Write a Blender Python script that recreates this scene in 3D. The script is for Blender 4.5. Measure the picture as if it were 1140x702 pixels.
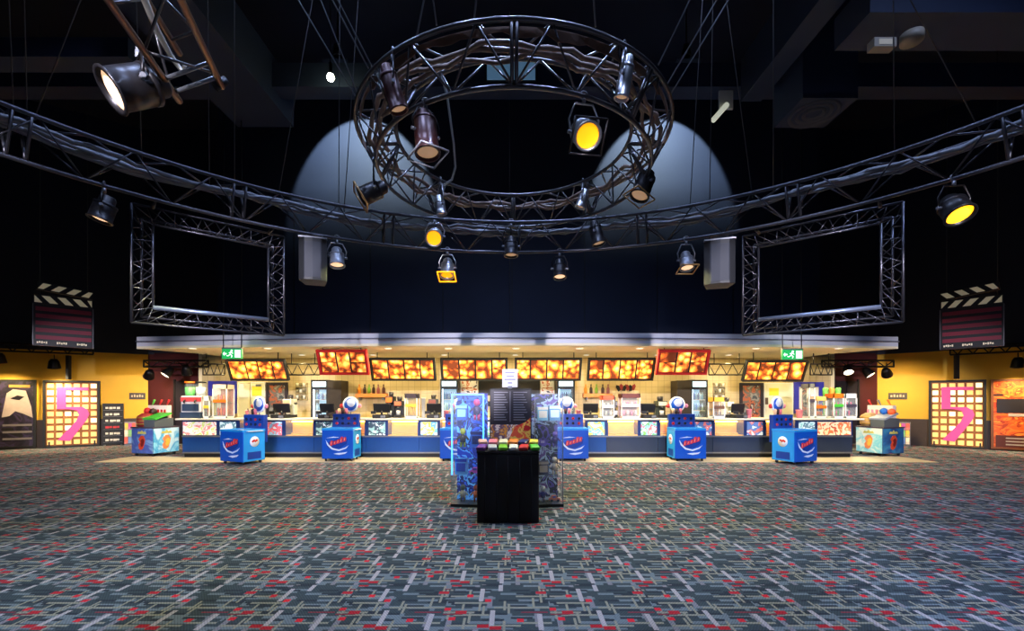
import bpy, bmesh, math, random
from mathutils import Vector, Matrix
random.seed(7)
for o in list(bpy.data.objects): bpy.data.objects.remove(o)
S = bpy.context.scene
C = S.collection
PI = math.pi
R = math.radians

# ------------------------------------------------------------------ camera / world / exposure
F, CX, HY, EYE = 508.0, 570.0, 444.0, 1.6
cam = bpy.data.objects.new('camera', bpy.data.cameras.new('camera'))
C.objects.link(cam)
cam.location = (0, 0, EYE); cam.rotation_euler = (PI/2, 0, 0)
cam.data.sensor_width = 36; cam.data.lens = F/1140*36
cam.data.shift_y = (HY-351)/1140
cam.data.clip_start = .05; cam.data.clip_end = 200
S.camera = cam
W = bpy.data.worlds.new('world'); S.world = W; W.use_nodes = True
W.node_tree.nodes['Background'].inputs[0].default_value = (.03, .045, .09, 1)
W.node_tree.nodes['Background'].inputs[1].default_value = .2
S.view_settings.view_transform = 'Standard'; S.view_settings.look = 'None'
S.view_settings.exposure = 0.0; S.view_settings.gamma = 1; S.view_settings.use_curve_mapping = False
# light levels (watts)
E_ROOM, E_CANOPY, E_BACK, E_SCALLOP, E_YELLOW, E_AMBER, E_FRONT, E_WARM = 2000, 98, 36, 2000, 380, 50, 6000, 240

def P(px, py, Y):
    return Vector(((px-CX)/F*Y, Y, EYE+(HY-py)/F*Y))

# ------------------------------------------------------------------ materials
def lin(r, g, b):
    f = lambda c: c/12.92 if c <= .04045 else ((c+.055)/1.055)**2.4
    return (f(r/255), f(g/255), f(b/255), 1)
MATS = {}
def mat(name, rgb=(128,128,128), rough=.5, metal=0, emit=0, ergb=None, noise=0, nscale=8, alpha=1, trans=0, bump=0, spec=.5):
    if name in MATS: return MATS[name]
    m = bpy.data.materials.new(name); m.use_nodes = True; MATS[name] = m
    nt = m.node_tree; b = nt.nodes['Principled BSDF']
    col = lin(*rgb)
    b.inputs['Base Color'].default_value = col
    b.inputs['Roughness'].default_value = rough; b.inputs['Metallic'].default_value = metal
    b.inputs['Specular IOR Level'].default_value = spec
    if emit:
        b.inputs['Emission Color'].default_value = lin(*(ergb or rgb)); b.inputs['Emission Strength'].default_value = emit
    if trans: b.inputs['Transmission Weight'].default_value = trans
    if alpha < 1: b.inputs['Alpha'].default_value = alpha
    if noise or bump:
        tc = nt.nodes.new('ShaderNodeTexCoord'); nz = nt.nodes.new('ShaderNodeTexNoise')
        nz.inputs['Scale'].default_value = nscale; nz.inputs['Detail'].default_value = 5
        nt.links.new(tc.outputs['Object'], nz.inputs['Vector'])
        if noise:
            mx = nt.nodes.new('ShaderNodeMix'); mx.data_type = 'RGBA'
            mx.inputs['A'].default_value = tuple(c*(1-noise) for c in col[:3])+(1,)
            mx.inputs['B'].default_value = tuple(min(1, c*(1+noise)) for c in col[:3])+(1,)
            nt.links.new(nz.outputs['Fac'], mx.inputs['Factor']); nt.links.new(mx.outputs['Result'], b.inputs['Base Color'])
        if bump:
            bp = nt.nodes.new('ShaderNodeBump'); bp.inputs['Strength'].default_value = bump
            nt.links.new(nz.outputs['Fac'], bp.inputs['Height']); nt.links.new(bp.outputs['Normal'], b.inputs['Normal'])
    return m

def print_mat(name, cols, scale=6, seed=0, emit=0, stretch=(1,1,1), distort=1.2, rough=.45, smooth=False):
    """flat printed picture: patches of colour"""
    if name in MATS: return MATS[name]
    m = bpy.data.materials.new(name); m.use_nodes = True; MATS[name] = m
    nt = m.node_tree; b = nt.nodes['Principled BSDF']; L = nt.links
    tc = nt.nodes.new('ShaderNodeTexCoord'); mp = nt.nodes.new('ShaderNodeMapping')
    mp.inputs['Location'].default_value = (seed*3.7, seed*1.3, seed*2.1); mp.inputs['Scale'].default_value = stretch
    L.new(tc.outputs['Object'], mp.inputs['Vector'])
    nz = nt.nodes.new('ShaderNodeTexNoise'); nz.inputs['Scale'].default_value = scale; nz.inputs['Detail'].default_value = 3
    nz.inputs['Distortion'].default_value = distort
    L.new(mp.outputs['Vector'], nz.inputs['Vector'])
    rp = nt.nodes.new('ShaderNodeValToRGB'); cr = rp.color_ramp
    cr.interpolation = 'LINEAR' if smooth else 'CONSTANT'
    n = len(cols)
    while len(cr.elements) < n: cr.elements.new(.5)
    for i, c in enumerate(cols):
        cr.elements[i].position = .30+.40*i/n if i else 0; cr.elements[i].color = lin(*c)
    L.new(nz.outputs['Fac'], rp.inputs['Fac']); L.new(rp.outputs['Color'], b.inputs['Base Color'])
    b.inputs['Roughness'].default_value = rough
    if emit:
        L.new(rp.outputs['Color'], b.inputs['Emission Color']); b.inputs['Emission Strength'].default_value = emit
    return m

def food_mat(name, seed, emit=1.0, scale=7):
    """backlit food photograph: round golden shapes on dark brown"""
    if name in MATS: return MATS[name]
    m = bpy.data.materials.new(name); m.use_nodes = True; MATS[name] = m
    nt = m.node_tree; b = nt.nodes['Principled BSDF']; L = nt.links
    tc = nt.nodes.new('ShaderNodeTexCoord'); mp = nt.nodes.new('ShaderNodeMapping')
    mp.inputs['Location'].default_value = (seed*3.1, seed*.7, seed*1.9)
    L.new(tc.outputs['Object'], mp.inputs['Vector'])
    vo = nt.nodes.new('ShaderNodeTexVoronoi'); vo.inputs['Scale'].default_value = scale; vo.inputs['Randomness'].default_value = .8
    L.new(mp.outputs['Vector'], vo.inputs['Vector'])
    nz = nt.nodes.new('ShaderNodeTexNoise'); nz.inputs['Scale'].default_value = scale*2.2; nz.inputs['Detail'].default_value = 4
    L.new(mp.outputs['Vector'], nz.inputs['Vector'])
    a = nt.nodes.new('ShaderNodeMath'); a.operation = 'MULTIPLY_ADD'; a.inputs[1].default_value = .6
    L.new(nz.outputs['Fac'], a.inputs[0]); L.new(vo.outputs['Distance'], a.inputs[2])
    rp = nt.nodes.new('ShaderNodeValToRGB'); cr = rp.color_ramp
    for p, c in ((0, (255,225,150)),): cr.elements[0].position = .36; cr.elements[0].color = lin(*c)
    cr.elements[1].position = 1.0; cr.elements[1].color = lin(90,36,12)
    for p, c in ((.55, (252,196,90)), (.72, (240,150,50)), (.86, (190,84,28))):
        e = cr.elements.new(p); e.color = lin(*c)
    L.new(a.outputs[0], rp.inputs['Fac'])
    L.new(rp.outputs['Color'], b.inputs['Base Color']); L.new(rp.outputs['Color'], b.inputs['Emission Color'])
    b.inputs['Emission Strength'].default_value = emit
    return m

def carpet_mat():
    m = bpy.data.materials.new('carpet'); m.use_nodes = True
    nt = m.node_tree; L = nt.links; b = nt.nodes['Principled BSDF']
    def mt(op, a, bb=None, c=None):
        n = nt.nodes.new('ShaderNodeMath'); n.operation = op
        for i, v in enumerate((a, bb, c)):
            if v is None: continue
            if hasattr(v, 'links'): L.new(v, n.inputs[i])
            else: n.inputs[i].default_value = v
        return n.outputs[0]
    tc = nt.nodes.new('ShaderNodeTexCoord'); sp = nt.nodes.new('ShaderNodeSeparateXYZ')
    L.new(tc.outputs['Object'], sp.inputs[0]); X, Y = sp.outputs[0], sp.outputs[1]
    X = mt('MULTIPLY', mt('ADD', X, 50.13), 1.25); Y = mt('MULTIPLY', mt('ADD', Y, 40.07), 1.25)
    yr = mt('FLOOR', Y); X = mt('MULTIPLY_ADD', yr, .37, X)
    xw = mt('FRACT', X); yw = mt('FRACT', Y)
    def wn(u, v, s):
        cb = nt.nodes.new('ShaderNodeCombineXYZ'); L.new(u, cb.inputs[0]); L.new(v, cb.inputs[1]); cb.inputs[2].default_value = s
        w = nt.nodes.new('ShaderNodeTexWhiteNoise'); L.new(cb.outputs[0], w.inputs['Vector']); return w.outputs['Value']
    def layer(cw, ch, s, p, vert=False, fillu=1.0, fillv=1.0):
        if vert:
            u = mt('FLOOR', mt('DIVIDE', xw, cw)); off = wn(u, u, s+.5)
            vv = mt('ADD', mt('DIVIDE', yw, ch), off); v = mt('FLOOR', vv); fr = mt('FRACT', mt('DIVIDE', xw, cw))
        else:
            v = mt('FLOOR', mt('DIVIDE', yw, ch)); off = wn(v, v, s+.5)
            uu = mt('ADD', mt('DIVIDE', xw, cw), off); u = mt('FLOOR', uu); fr = mt('FRACT', mt('DIVIDE', yw, ch))
        k = mt('LESS_THAN', wn(u, v, s), p)
        if fillv < 1: k = mt('MULTIPLY', k, mt('LESS_THAN', fr, fillv))
        return k
    nz = nt.nodes.new('ShaderNodeTexNoise'); nz.inputs['Scale'].default_value = 60; nz.inputs['Detail'].default_value = 3
    L.new(tc.outputs['Object'], nz.inputs['Vector'])
    cur = None
    def over(mask, rgb):
        nonlocal cur
        mx = nt.nodes.new('ShaderNodeMix'); mx.data_type = 'RGBA'
        L.new(mask, mx.inputs['Factor'])
        if cur is None: mx.inputs['A'].default_value = lin(50,63,72)
        else: L.new(cur, mx.inputs['A'])
        mx.inputs['B'].default_value = lin(*rgb); cur = mx.outputs['Result']
    over(layer(.25, .05, 1, .30), (94,107,118))
    over(layer(.20, .04, 2, .22), (36,46,58))
    over(layer(.05, .25, 3, .10, True), (112,112,124))
    over(layer(.33, .05, 4, .10, False, fillv=.7), (122,124,116))
    over(layer(.04, .20, 5, .09, True, fillv=.6), (126,126,116))
    over(layer(.0625, .30, 6, .13, True, fillv=.75), (152,148,156))
    over(layer(.25, .04, 31, .035, False, fillv=.6), (110,42,58))
    over(layer(.111, .0625, 27, .035, True, fillv=.95), (156,30,46))
    over(layer(.0625, .0625, 23, .012, True), (188,34,52))
    # knit dots
    dx = mt('SINE', mt('MULTIPLY', X, 2*PI/.027)); dy = mt('SINE', mt('MULTIPLY', Y, 2*PI/.037))
    d = mt('MULTIPLY', dx, dy)
    fac = mt('MULTIPLY_ADD', d, .28, mt('MULTIPLY_ADD', nz.outputs['Fac'], .7, .65))
    hv = nt.nodes.new('ShaderNodeHueSaturation'); L.new(cur, hv.inputs['Color']); L.new(fac, hv.inputs['Value'])
    L.new(hv.outputs['Color'], b.inputs['Base Color'])
    b.inputs['Roughness'].default_value = .95; b.inputs['Specular IOR Level'].default_value = .15
    bp = nt.nodes.new('ShaderNodeBump'); bp.inputs['Strength'].default_value = .35; bp.inputs['Distance'].default_value = .004
    L.new(d, bp.inputs['Height']); L.new(bp.outputs['Normal'], b.inputs['Normal'])
    return m

def tile_mat(name, c1, c2, mortar, w, h, rough=.5):
    m = bpy.data.materials.new(name); m.use_nodes = True; MATS[name] = m
    nt = m.node_tree; b = nt.nodes['Principled BSDF']; L = nt.links
    tc = nt.nodes.new('ShaderNodeTexCoord'); mp = nt.nodes.new('ShaderNodeMapping'); mp.inputs['Rotation'].default_value = (R(-90), 0, 0)
    L.new(tc.outputs['Object'], mp.inputs['Vector'])
    br = nt.nodes.new('ShaderNodeTexBrick'); br.offset = 0
    br.inputs['Color1'].default_value = lin(*c1); br.inputs['Color2'].default_value = lin(*c2); br.inputs['Mortar'].default_value = lin(*mortar)
    br.inputs['Scale'].default_value = 1; br.inputs['Brick Width'].default_value = w; br.inputs['Row Height'].default_value = h; br.inputs['Mortar Size'].default_value = .006
    L.new(mp.outputs['Vector'], br.inputs['Vector']); L.new(br.outputs['Color'], b.inputs['Base Color'])
    b.inputs['Roughness'].default_value = rough
    return m

BLACK = mat('matte_black', (16,17,20), .55, noise=.3)
NAVYWALL = mat('navy_black_wall', (24,32,54), .7, noise=.25, nscale=1.2)
CEILM = mat('black_ceiling', (24,30,48), .8)
BEAMM = mat('dark_beam_paint', (38,50,76), .7, noise=.2, nscale=2)
TRUSSM = mat('truss_dark_steel', (92,90,92), .32, .85, noise=.25, nscale=14)
TRUSS2 = mat('truss_black_steel', (70,70,76), .36, .8, noise=.25, nscale=14)
WIRE = mat('steel_cable', (120,124,130), .4, .6)
WIRED = mat('dark_cable', (62,60,60), .5, .3)
CANM = mat('par_black', (26,24,26), .4, .5)
CANR = mat('par_dark_red_brown', (60,26,22), .4, .4)
CANS = mat('par_silver', (170,170,172), .3, .9)
LENSDIM = mat('lens_faint_glow', (215,175,140), .25, 0, emit=.25, ergb=(255,200,150))  # unlit lens face given a faint warm glow of its own
LENSWARM = mat('lens_warm', (255,215,170), .3, 0, emit=1.1, ergb=(255,205,160))
LENSAMB = mat('lens_amber', (255,170,20), .3, 0, emit=1.35, ergb=(255,160,8))
LENSWHT = mat('lens_white', (255,240,220), .3, 0, emit=4, ergb=(255,236,210))
CREAM = mat('cream_paint', (240,226,186), .6, noise=.06, nscale=2)
CANOPY = mat('canopy_white', (205,205,212), .4, noise=.05, nscale=2)
YELLOW = mat('yellow_plaster', (214,164,40), .65, noise=.12, nscale=1.5)
MAROON = mat('maroon_paint', (74,22,26), .6, noise=.2, nscale=2)
DADO = mat('dark_wood_dado', (52,36,26), .5, noise=.35, nscale=6)
BLUE = mat('freezer_blue', (10,84,190), .35, noise=.12, nscale=3)
BLUEL = mat('freezer_light_blue', (36,150,226), .35, noise=.1, nscale=3)
BLUED = mat('freezer_dark_blue', (12,58,150), .35)
CBLUE = mat('counter_blue', (30,74,140), .3, .2, noise=.1)
RAIL = mat('counter_steel_rail', (150,155,165), .3, .8)
WORK = mat('pale_worktop', (206,204,190), .35, noise=.08, nscale=5)
WHITE = mat('white_plastic', (230,230,226), .4)
GLASS = mat('clear_glass', (235,245,250), .05, alpha=.08)
ACRYL = mat('clear_acrylic', (215,230,250), .08, alpha=.07)
RED = mat('red_plastic', (190,34,36), .4)
ORANGE = mat('orange_plastic', (232,110,30), .4)
GREEN = mat('green_plastic', (70,180,60), .4)
PINK = mat('pink_paint', (236,72,150), .45, emit=.25)
PINKP = mat('pink_paper', (235,140,160), .6)
GOLD = mat('popcorn_gold', (232,180,70), .8, bump=.5, nscale=30, noise=.3)
PURPLE = mat('purple_blue_frame', (58,60,170), .45)
GREY = mat('grey_metal', (120,122,128), .4, .4)
SPK = mat('speaker_grille', (38,40,47), .7, bump=.3, nscale=120)

# ------------------------------------------------------------------ mesh builder
class MB:
    def __init__(s): s.v = []; s.f = []; s.smooth = []
    def add(s, vs, fs, sm=False):
        n = len(s.v); s.v += [tuple(v) for v in vs]; s.f += [tuple(i+n for i in f) for f in fs]; s.smooth += [sm]*len(fs); return s
    def box(s, x0, x1, y0, y1, z0, z1):
        return s.add([(x0,y0,z0),(x1,y0,z0),(x1,y1,z0),(x0,y1,z0),(x0,y0,z1),(x1,y0,z1),(x1,y1,z1),(x0,y1,z1)],
                     [(0,3,2,1),(4,5,6,7),(0,1,5,4),(1,2,6,5),(2,3,7,6),(3,0,4,7)])
    def obox(s, M, sx, sy, sz):
        m = MB().box(-sx/2, sx/2, -sy/2, sy/2, -sz/2, sz/2)
        return s.add([M @ Vector(v) for v in m.v], m.f)
    def tube(s, pts, r, n=8, closed=False, cap=True):
        pts = [Vector(p) for p in pts]; k = len(pts); vs = []; prev = None
        for i, p in enumerate(pts):
            a = pts[(i-1) % k] if (closed or i > 0) else p
            b = pts[(i+1) % k] if (closed or i < k-1) else p
            t = (b-a).normalized()
            up = Vector((0,0,1)) if abs(t.z) < .95 else Vector((1,0,0))
            if prev is not None:
                u = prev - t*prev.dot(t)
                u = u.normalized() if u.length > 1e-6 else t.cross(up).normalized()
            else: u = t.cross(up).normalized()
            prev = u; w = t.cross(u)
            rr = r[i] if isinstance(r, (list, tuple)) else r
            for j in range(n):
                th = 2*PI*j/n; vs.append(p+u*(rr*math.cos(th))+w*(rr*math.sin(th)))
        fs = []
        for i in range(k if closed else k-1):
            a, b = i*n, ((i+1) % k)*n
            for j in range(n): fs.append((a+j, a+(j+1) % n, b+(j+1) % n, b+j))
        s.add(vs, fs, True)
        if cap and not closed:
            base = len(s.v)-len(vs)
            s.f += [tuple(base+j for j in reversed(range(n))), tuple(base+(k-1)*n+j for j in range(n))]; s.smooth += [False, False]
        return s
    def lathe(s, prof, n=16, M=None, sm=True):
        vs = []
        for r, z in prof:
            for j in range(n):
                v = Vector((r*math.cos(2*PI*j/n), r*math.sin(2*PI*j/n), z)); vs.append(M @ v if M else v)
        fs = []
        for i in range(len(prof)-1):
            for j in range(n): fs.append((i*n+j, i*n+(j+1) % n, (i+1)*n+(j+1) % n, (i+1)*n+j))
        return s.add(vs, fs, sm)
    def prism(s, poly, y0, y1, M=None):
        """poly in local x,z ; extruded y0..y1"""
        n = len(poly)
        vs = [Vector((x, y0, z)) for x, z in poly]+[Vector((x, y1, z)) for x, z in poly]
        if M: vs = [M @ v for v in vs]
        return s.add(vs, [tuple(range(n)), tuple(range(2*n-1, n-1, -1))]+[(i, i+n, (i+1) % n+n, (i+1) % n) for i in range(n)])
    def slab(s, poly, z0, z1):
        n = len(poly); vs = [(x, y, z0) for x, y in poly]+[(x, y, z1) for x, y in poly]
        return s.add(vs, [tuple(reversed(range(n))), tuple(range(n, 2*n))]+[(i, (i+1) % n, (i+1) % n+n, i+n) for i in range(n)])
    def build(s, name, m, parent=None, bevel=0, **kw):
        me = bpy.data.meshes.new(name); me.from_pydata(s.v, [], s.f); me.validate()
        if len(me.polygons) == len(s.smooth): me.polygons.foreach_set('use_smooth', s.smooth)
        me.materials.append(m)
        o = bpy.data.objects.new(name, me); C.objects.link(o)
        if parent: o.parent = parent
        if bevel:
            md = o.modifiers.new('bevel', 'BEVEL'); md.width = bevel; md.segments = 2; md.limit_method = 'ANGLE'
        if kw: tag(o, **kw)
        return o
def tag(o, label=None, cat=None, group=None, kind=None):
    if label: o['label'] = label
    if cat: o['category'] = cat
    if group: o['group'] = group
    if kind: o['kind'] = kind
    return o
def thing(name, label, cat, loc=(0,0,0), rz=0, group=None):
    o = bpy.data.objects.new(name, None); C.objects.link(o); o.empty_display_size = .1
    o.location = loc; o.rotation_euler = (0,0,rz)
    return tag(o, label, cat, group)
def B(x0, x1, y0, y1, z0, z1): return MB().box(x0, x1, y0, y1, z0, z1)
def struct(name, mb, m, **kw): return mb.build(name, m, kind='structure', **kw)
def spot(name, loc, target, energy, rgb, angle, blend=.4, size=.1, parent=None):
    l = bpy.data.lights.new(name, 'SPOT'); l.energy = energy; l.color = lin(*rgb)[:3]; l.spot_size = R(angle); l.spot_blend = blend; l.shadow_soft_size = size
    o = bpy.data.objects.new(name, l); C.objects.link(o); o.location = loc
    o.rotation_euler = (Vector(target)-Vector(loc)).to_track_quat('-Z', 'Y').to_euler()
    if parent: o.parent = parent; o.matrix_parent_inverse = Matrix.Translation(-parent.location)
    return o
def area(name, loc, energy, rgb, size, parent=None, rot=(0,0,0), sy=None):
    l = bpy.data.lights.new(name, 'AREA'); l.energy = energy; l.color = lin(*rgb)[:3]; l.size = size
    if sy: l.shape = 'RECTANGLE'; l.size_y = sy
    else: l.shape = 'DISK'
    o = bpy.data.objects.new(name, l); C.objects.link(o); o.location = loc; o.rotation_euler = rot
    if parent: o.parent = parent
    return o

# ================================================================== SETTING
CEIL = 11.2
struct('floor', B(-21, 21, -7, 18, -.2, 0), carpet_mat(), label='dark patterned carpet with grey and red dashes')
struct('ceiling', B(-21, 21, -7, 18, CEIL, CEIL+.2), CEILM)
# pale vinyl strip before the counter
struct('trim_1', B(-10.6, 10.8, 11.55, 12.75, 0, .004), mat('vinyl_strip', (196,182,150), .45, noise=.12, nscale=3))
# left yellow wall line, right yellow wall line
LW0, LW1 = Vector((-20.2, 11.7, 0)), Vector((-12.9, 16.52, 0))
RW0, RW1 = Vector((13.1, 16.43, 0)), Vector((19.5, 10.15, 0))
def wallseg(name, a, b, z0, z1, m, th=.2, out=0.0):
    d = (b-a); L = d.length; ang = math.atan2(d.y, d.x)
    o = B(0, L, -out, th, z0, z1).build(name, m, kind='structure'); o.location = (a.x, a.y, 0); o.rotation_euler = (0,0,ang); return o
wallseg('wall_left', LW0, LW1, 0, 3.2, YELLOW)
wallseg('wall_right', RW0, RW1, 0, 3.2, YELLOW)
for nm, a, b in (('baseboard_left', LW0, LW1), ('baseboard_right', RW0, RW1)): wallseg(nm, a, b, 0, .92, DADO, .1, .03)
wallseg('wall_upper_left', LW0, LW1, 3.2, CEIL, NAVYWALL, .3, .12)
wallseg('wall_upper_right', RW0, RW1, 3.2, CEIL, NAVYWALL, .3, .12)
struct('wall_maroon_left', B(-13.1, -10.2, 16.4, 16.6, 0, 3.25), MAROON)
struct('wall_maroon_right', B(10.5, 13.3, 16.4, 16.6, 0, 3.25), MAROON)
struct('wall_recess_left', B(-13.1, -8.4, 16.3, 16.6, 3.25, CEIL), NAVYWALL)
struct('wall_recess_right', B(8.8, 13.3, 16.3, 16.6, 3.25, CEIL), NAVYWALL)
struct('wall_bulkhead', B(-8.5, 8.9, 13.2, 13.5, 3.0, CEIL), NAVYWALL)
for i, x in enumerate((-6.3,-4.1,-2.0,.0,2.1,4.2,6.4)):   # panel joints of the bulkhead
    struct('trim_%d' % (i+10), B(x-.012, x+.012, 13.185, 13.2, 3.3, 7.2), BLACK)
struct('wall_back', B(-10.19, 10.48, 15.0, 15.2, 0, 3.0),
       tile_mat('cream_tile', (206,186,140), (198,178,130), (170,150,108), .2, .2))
struct('wall_return_left', B(-10.3, -10.19, 15.0, 16.4, 0, 3.2), CREAM)
struct('wall_return_right', B(10.48, 10.6, 15.0, 16.4, 0, 3.2), CREAM)
struct('wall_side_left', B(-20.6, -20.2, -7, 12, 0, CEIL), NAVYWALL)
struct('wall_side_right', B(19.4, 19.8, -7, 10.5, 0, CEIL), NAVYWALL)
struct('wall_rear', B(-21, 21, -7.2, -7, 0, CEIL), NAVYWALL)
# canopy
arc = []
for i in range(25):
    x = -10.08+20.45*i/24; t = (x-.15)/10.2; arc.append((x, 11.5+.75*t*t))
can = thing('canopy', 'long pale curved canopy slab over the whole snack counter', 'canopy', (0, 13, 2.95))
poly = [(x, y-13) for x, y in arc]+[(9.45, .75), (9.45, 2.0), (-9.2, 2.0), (-9.2, .7)]
MB().slab(poly, 0, .06).build('underside', CREAM, can)
MB().slab([(x, y) for x, y in poly], .061, .32).build('fascia', CANOPY, can)
lip = [(x, y-13-.03) for x, y in arc]
MB().tube([(x, y, .19) for x, y in lip], .018, 6).build('fascia_groove', mat('groove_grey', (110,112,130), .5), can)

# beams and ducts under the ceiling
struct('ceiling_beam', B(-6.9, -5.5, -3, 11.5, 8.45, 9.5), BEAMM, label='dark square duct running overhead at left')
struct('ceiling_beam', B(5.2, 5.65, -3, 10.36, 8.35, 9.3), BEAMM, label='narrow dark duct running overhead at right')
struct('ceiling_beam', B(-20, 20, 10.45, 10.9, 8.75, 9.3), BEAMM, label='dark cross beam spanning the hall')
struct('ceiling_beam', B(5.65, 19, 7.2, 8.0, 7.7, 8.25), BEAMM, label='dark cross duct at upper right')
struct('ceiling_beam', B(-20, -6.9, 8.2, 8.6, 7.75, 8.1), BEAMM, label='dark cross duct at upper left')
df = thing('air_diffuser', 'dark square duct box with round air diffuser under the ceiling at right', 'vent', (6.35, 9.6, 7.6))
B(-.55, .55, -.5, .5, .0, 3.59).build('duct_box', BEAMM, df)
for k in range(3): MB().lathe([(.15+.13*k, 0), (.2+.13*k, -.05), (.22+.13*k, 0)], 24).build('ring', mat('diffuser_grey', (62,66,78), .6), df)
wl = thing('lit_port', 'small pale blue lit window high on the black wall seen through the ring truss', 'window', P(569, 88, 10.4))
B(-.55, .55, 0, .03, 0, .42).build('pane', mat('blue_port', (120,160,190), .4, emit=.22, ergb=(120,170,215)), wl)
B(-.6, .6, .03, .05, -.05, .47).build('frame', BLACK, wl)

# ---- hall lighting: unseen ceiling lamps added over the carpet; two wall downlights
for i, (x, y, e) in enumerate(((-6.5, 3.0, 1.0), (-2.2, 2.2, 1.0), (2.2, 2.2, 1.0), (6.5, 3.0, 1.0), (0, 6.2, .8))):
    nm = ('far left', 'left of centre', 'right of centre', 'far right', 'middle, deeper in the hall')[i]
    t = thing('added_downlight', 'added unseen ceiling downlight lighting the carpet, '+nm, 'lamp', (x, y, CEIL-.5), group='added ceiling downlights')
    MB().lathe([(.05,.5),(.05,.32),(.16,.3),(.18,0),(.16,0),(.15,.04),(0,.04)], 16).build('housing', CANM, t)
    spot('downlight_beam', (x, y, CEIL-.52), (x*.9, y+.6, 0), E_ROOM*e, (176,200,255), 128, 1.0, .15, t)
for nm, px in (('left', 376), ('right', 764)):
    p = Vector(((px-CX)/F*11.2, 11.2, 10.0))
    t = thing('wall_downlight', 'black hooded lamp washing the high black wall, '+nm+' one', 'lamp', p, 0, 'wall wash lamps')
    MB().lathe([(0,.3),(.08,.28),(.11,.1),(.12,0),(.1,0)], 14).build('housing', CANM, t); MB().tube([(0,0,.28),(0,0,CEIL-10.02)], .02, 6).build('drop_rod', CANM, t)
    B(-.3, .3, -.25, .13, -.235, -.225).build('beam_cutoff', CANM, t)  # plate added below the lamp to keep its beam off the lower wall
    for x in (-.2, .2): MB().tube([(x,-.1,-.23),(x*.45,-.05,.02)], .008, 5).build('beam_cutoff_arm', CANM, t)
    spot('wash_beam', p+Vector((0,0,-.03)), p+Vector((0,2,-1.86)), E_SCALLOP, (190,212,224), 70, .12, .045, t)
p = P(368, 85, 10.0)
t = thing('bare_bulb_lamp', 'small glaring lamp high up left of the ring truss', 'lamp', p)
MB().lathe([(0,.3),(.03,.3),(.035,.1),(.06,.07),(.06,.02)], 14).build('socket', CANM, t); MB().tube([(0,0,.3),(0,0,CEIL-p.z-.02)], .012, 6).build('drop_rod', CANM, t)
MB().lathe([(0,-.1),(.06,-.08),(.085,-.02),(.06,.04),(0,.05)], 14).build('bulb', mat('bulb_white', (255,255,230), .3, emit=30, ergb=(250,255,205)), t)

# ================================================================== TRUSSES
def brace(a, b, r, m, parent, n=6): return MB().tube([a, b], r, n).build('brace', m, parent)
def arc_truss(name, label, cx, cy, rad, ztop, w, h, a0, a1, nseg, m, rc, rb, closed=False, joints=()):
    t = thing(name, label, 'truss', (cx, cy, ztop))
    def pt(a, dr, dz): return Vector((math.cos(a)*(rad+dr), math.sin(a)*(rad+dr), dz))
    n = nseg if closed else nseg+1
    A = [a0+(a1-a0)*i/nseg for i in range(n)]
    fine = [a0+(a1-a0)*i/(nseg*2) for i in range(nseg*2 if closed else nseg*2+1)]
    for nm, dr, dz in (('outer_chord', w/2, 0), ('inner_chord', -w/2, 0), ('lower_chord', 0, -h)):
        MB().tube([pt(a, dr, dz) for a in fine], rc, 10, closed).build(nm, m, t)
    for i in range(nseg):
        a, b = A[i], A[(i+1) % n]
        s = i % 2
        brace(pt(a, w/2 if s else 0, 0 if s else -h), pt(b, 0 if s else w/2, -h if s else 0), rb, m, t)
        brace(pt(a, 0 if not s else -w/2, -h if not s else 0), pt(b, -w/2 if not s else 0, 0 if not s else -h), rb, m, t)
        brace(pt(a, w/2 if s else -w/2, 0), pt(b, -w/2 if s else w/2, 0), rb, m, t)
    for a in joints:                                             # bolted joints between truss sections
        for da in (-.012, .012):
            q = [pt(a+da, w/2, 0), pt(a+da, -w/2, 0), pt(a+da, 0, -h)]
            for k in range(3): MB().tube([q[k], q[(k+1) % 3]], rb*1.5, 6).build('joint_bar', m, t)
    return t, pt
RCX, RCY, RR, RZ, RWD, RH = .02, 5.9, 1.706, 4.90, .461, .43
BCX, BCY, BRAD, BZ, BWD, BH = .05, 1.6, 5.55, 4.3, .38, .40
ring, rpt = arc_truss('ring_truss', 'large circular steel lighting truss hung over the middle of the hall', RCX, RCY, RR, RZ, RWD, RH,
                      -PI/2, 1.5*PI, 36, TRUSSM, .024, .0115, True, [-PI/2+k*PI/4 for k in range(8)])
bigt, bpt = arc_truss('curved_truss', 'wide curved steel truss sweeping across the hall behind the ring', BCX, BCY, BRAD, BZ, BWD, BH,
                      R(-12), R(192), 52, TRUSS2, .022, .010, False, [R(30+20*k) for k in range(7)])
def bundle(parent, pt, a0, a1, n, strands, r, m, dz, spread, name='cable_bundle', closed=False):
    rnd = random.Random(3)
    for s in range(strands):
        ph = rnd.random()*6; pts = []
        for i in range(n+(0 if closed else 1)):
            a = a0+(a1-a0)*i/n
            pts.append(pt(a, spread*(s/(strands-1)-.5 if strands > 1 else 0)+.03*math.sin(a*9+ph)+.012*rnd.uniform(-1,1), dz+.03*math.sin(a*14+ph*2)+.02*rnd.uniform(-1,1)))
        MB().tube(pts, [r*rnd.uniform(.8,1.2) for _ in pts], 7, closed).build(name, m, parent)
BUND = mat('taped_cable_grey', (104,106,112), .5, .1, noise=.35, nscale=10)
bundle(bigt, bpt, R(-10), R(190), 150, 4, .026, BUND, -.09, .17)
bundle(ring, rpt, 0, 2*PI, 90, 3, .024, mat('ring_cable_brown', (120,98,84), .5, noise=.35, nscale=10), -.10, .14, closed=True)
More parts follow.
